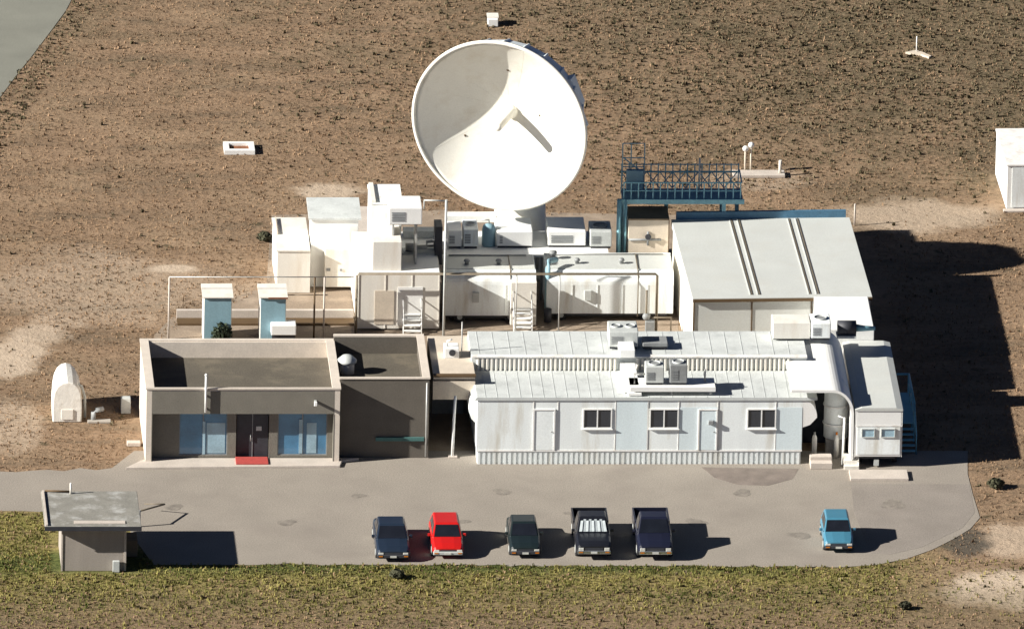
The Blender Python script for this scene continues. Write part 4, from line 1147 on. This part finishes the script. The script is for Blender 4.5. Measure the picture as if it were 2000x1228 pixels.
def tuft_mat(m, c1, c2, sc=.8):
    n = m.node_tree.nodes; l = m.node_tree.links; b = n['Principled BSDF']; b.inputs['Roughness'].default_value = .95; b.inputs['Specular IOR Level'].default_value = .1
    gi = n.new('ShaderNodeTexCoord'); a = n.new('ShaderNodeTexNoise'); a.inputs['Scale'].default_value = sc; a.inputs['Detail'].default_value = 5; a.inputs['Roughness'].default_value = .7
    l.new(gi.outputs['Object'], a.inputs['Vector'])
    r = n.new('ShaderNodeValToRGB'); r.color_ramp.elements[0].position = .38; r.color_ramp.elements[1].position = .62
    r.color_ramp.elements[0].color = (*c1, 1); r.color_ramp.elements[1].color = (*c2, 1)
    l.new(a.outputs[0], r.inputs[0]); l.new(r.outputs[0], b.inputs['Base Color'])
tuft_mat(TUFT, (.17, .115, .07), (.37, .25, .155), .35)
SCRUB = bpy.data.materials.new('olive_scrub'); SCRUB.use_nodes = True
tuft_mat(SCRUB, (.085, .075, .042), (.20, .16, .10), .4)
GRASS = bpy.data.materials.new('green_verge_grass'); GRASS.use_nodes = True
tuft_mat(GRASS, (.10, .115, .03), (.33, .285, .10), .5)
import numpy as np
BARE = [(1960, 1150, 130, 45), (1990, 1055, 70, 40), (10, 710, 60, 30), (60, 665, 60, 30), (340, 524, 50, 12), (1790, 420, 150, 35), (640, 372, 80, 18)]
def bare(x, y):
    q = min(((x-a)/c_)**2+((y-b)/d_)**2 for a, b, c_, d_ in BARE)
    return .05 if q < .6 else min(1, max(.05, q-.6))
def tufts(name, m, label, cat, n, fn, hr, wr, blades=5):
    V = []; F = []; rnd = random.Random(hash(name) % 1000 if False else len(name))
    k = 0
    while k < n:
        px = rnd.uniform(-120, 2120); row = rnd.uniform(-40, 1270)
        pr = fn(px, row)
        if rnd.random() > pr: continue
        p = at(px, row)
        if any(inpoly(p.x, p.y, P) for P in ex): k += .02; continue
        k += 1
        sc = min(2.6, .45+rnd.expovariate(1.7))
        for b in range(blades):
            a = rnd.uniform(0, 6.28); w_ = wr*sc*rnd.uniform(.5, 1); h_ = hr*sc*rnd.uniform(.6, 1.1); ln = rnd.uniform(.1, .8)*hr
            ox, oy = rnd.gauss(0, wr*.7), rnd.gauss(0, wr*.7)
            dx, dy = math.cos(a), math.sin(a); i0 = len(V)
            V += [(p.x+ox-dx*w_/2, p.y+oy-dy*w_/2, -.02), (p.x+ox+dx*w_/2, p.y+oy+dy*w_/2, -.02), (p.x+ox+dx*w_*.3-dy*ln, p.y+oy+dy*w_*.3+dx*ln, h_), (p.x+ox-dx*w_*.35-dy*ln, p.y+oy-dy*w_*.35+dx*ln, h_*.8)]
            F.append((i0, i0+1, i0+2, i0+3))
    me = bpy.data.meshes.new(name); me.from_pydata(V, [], F); me.materials.append(m)
    o = bpy.data.objects.new(name, me); COL.objects.link(o); o['kind'] = 'stuff'; tag(o, label, cat)
    return o
tufts('dry_grass', TUFT, 'short dry brown grass covering the hillside and the slopes around the site', 'grass', 75000, lambda x, y: bare(x, y)*(1 if y < 920 else .7), .05, .032, 3)
tufts('scrub_growth', SCRUB, 'low dark olive scrub scattered over the upper hillside', 'scrub', 15000, lambda x, y: max(.0, min(1, (x-700)/1100+.25))*max(0, min(1, (420-y)/260)) + (.12 if y > 1130 else .02) + (.9 if abs((y-150)+(x-60)*1.6) < 60 and x < 190 else 0), .065, .05, 7)
tufts('verge_grass', GRASS, 'green and olive grass along the lower edge of the parking lot', 'grass', 26000, lambda x, y: (1 if y > 1098 and y < 1135 else (max(.3, 1-(y-1135)/110) if 1000 < y < 1270 else 0))*(1 if x < 1750 else .15)*(1 if y > 1090 or x < 120 else 0), .07, .03, 4)
BUSHM = mat('olive_bush_leaf', (.06, .06, .03), .9, .4, 4)
for i, (px, row, s_) in enumerate(((1944, 952, .45), (775, 1128, .4), (516, 470, .42), (1768, 1188, .32))):
    P = at(px, row)
    lab = ['dark round bush on the bare slope right of the parking lot', 'small dark green bush in the verge below the charcoal sedan', 'olive bush at the back left corner of the cream annex shelter', 'small olive bush on the slope left of the pale earth patch'][i]
    t = thing('bush', lab, 'bush', P, 0, 'bushes')
    mb = MB()
    for k in range(300):
        d1 = Vector((random.gauss(0, 1), random.gauss(0, 1), random.gauss(0, 1))).normalized()
        c = Vector((d1.x*s_*random.uniform(.5, 1), d1.y*s_*random.uniform(.5, 1), s_*.6+d1.z*s_*.6*random.uniform(.5, 1)))
        a1 = Vector((random.gauss(0, 1), random.gauss(0, 1), random.gauss(0, 1))).normalized()*.06; a2 = a1.cross(d1).normalized()*.06 if a1.cross(d1).length > 1e-4 else Vector((.06, 0, 0))
        mb.b.faces.new([mb.b.verts.new(c-a1-a2), mb.b.verts.new(c+a1-a2), mb.b.verts.new(c+a1+a2), mb.b.verts.new(c-a1+a2)])
    mb.build('crown', BUSHM, t)
    MB().tube([(0, 0, 0), (.03, 0, s_*.6)], .03, 6, .01).build('trunk', WOOD, t)
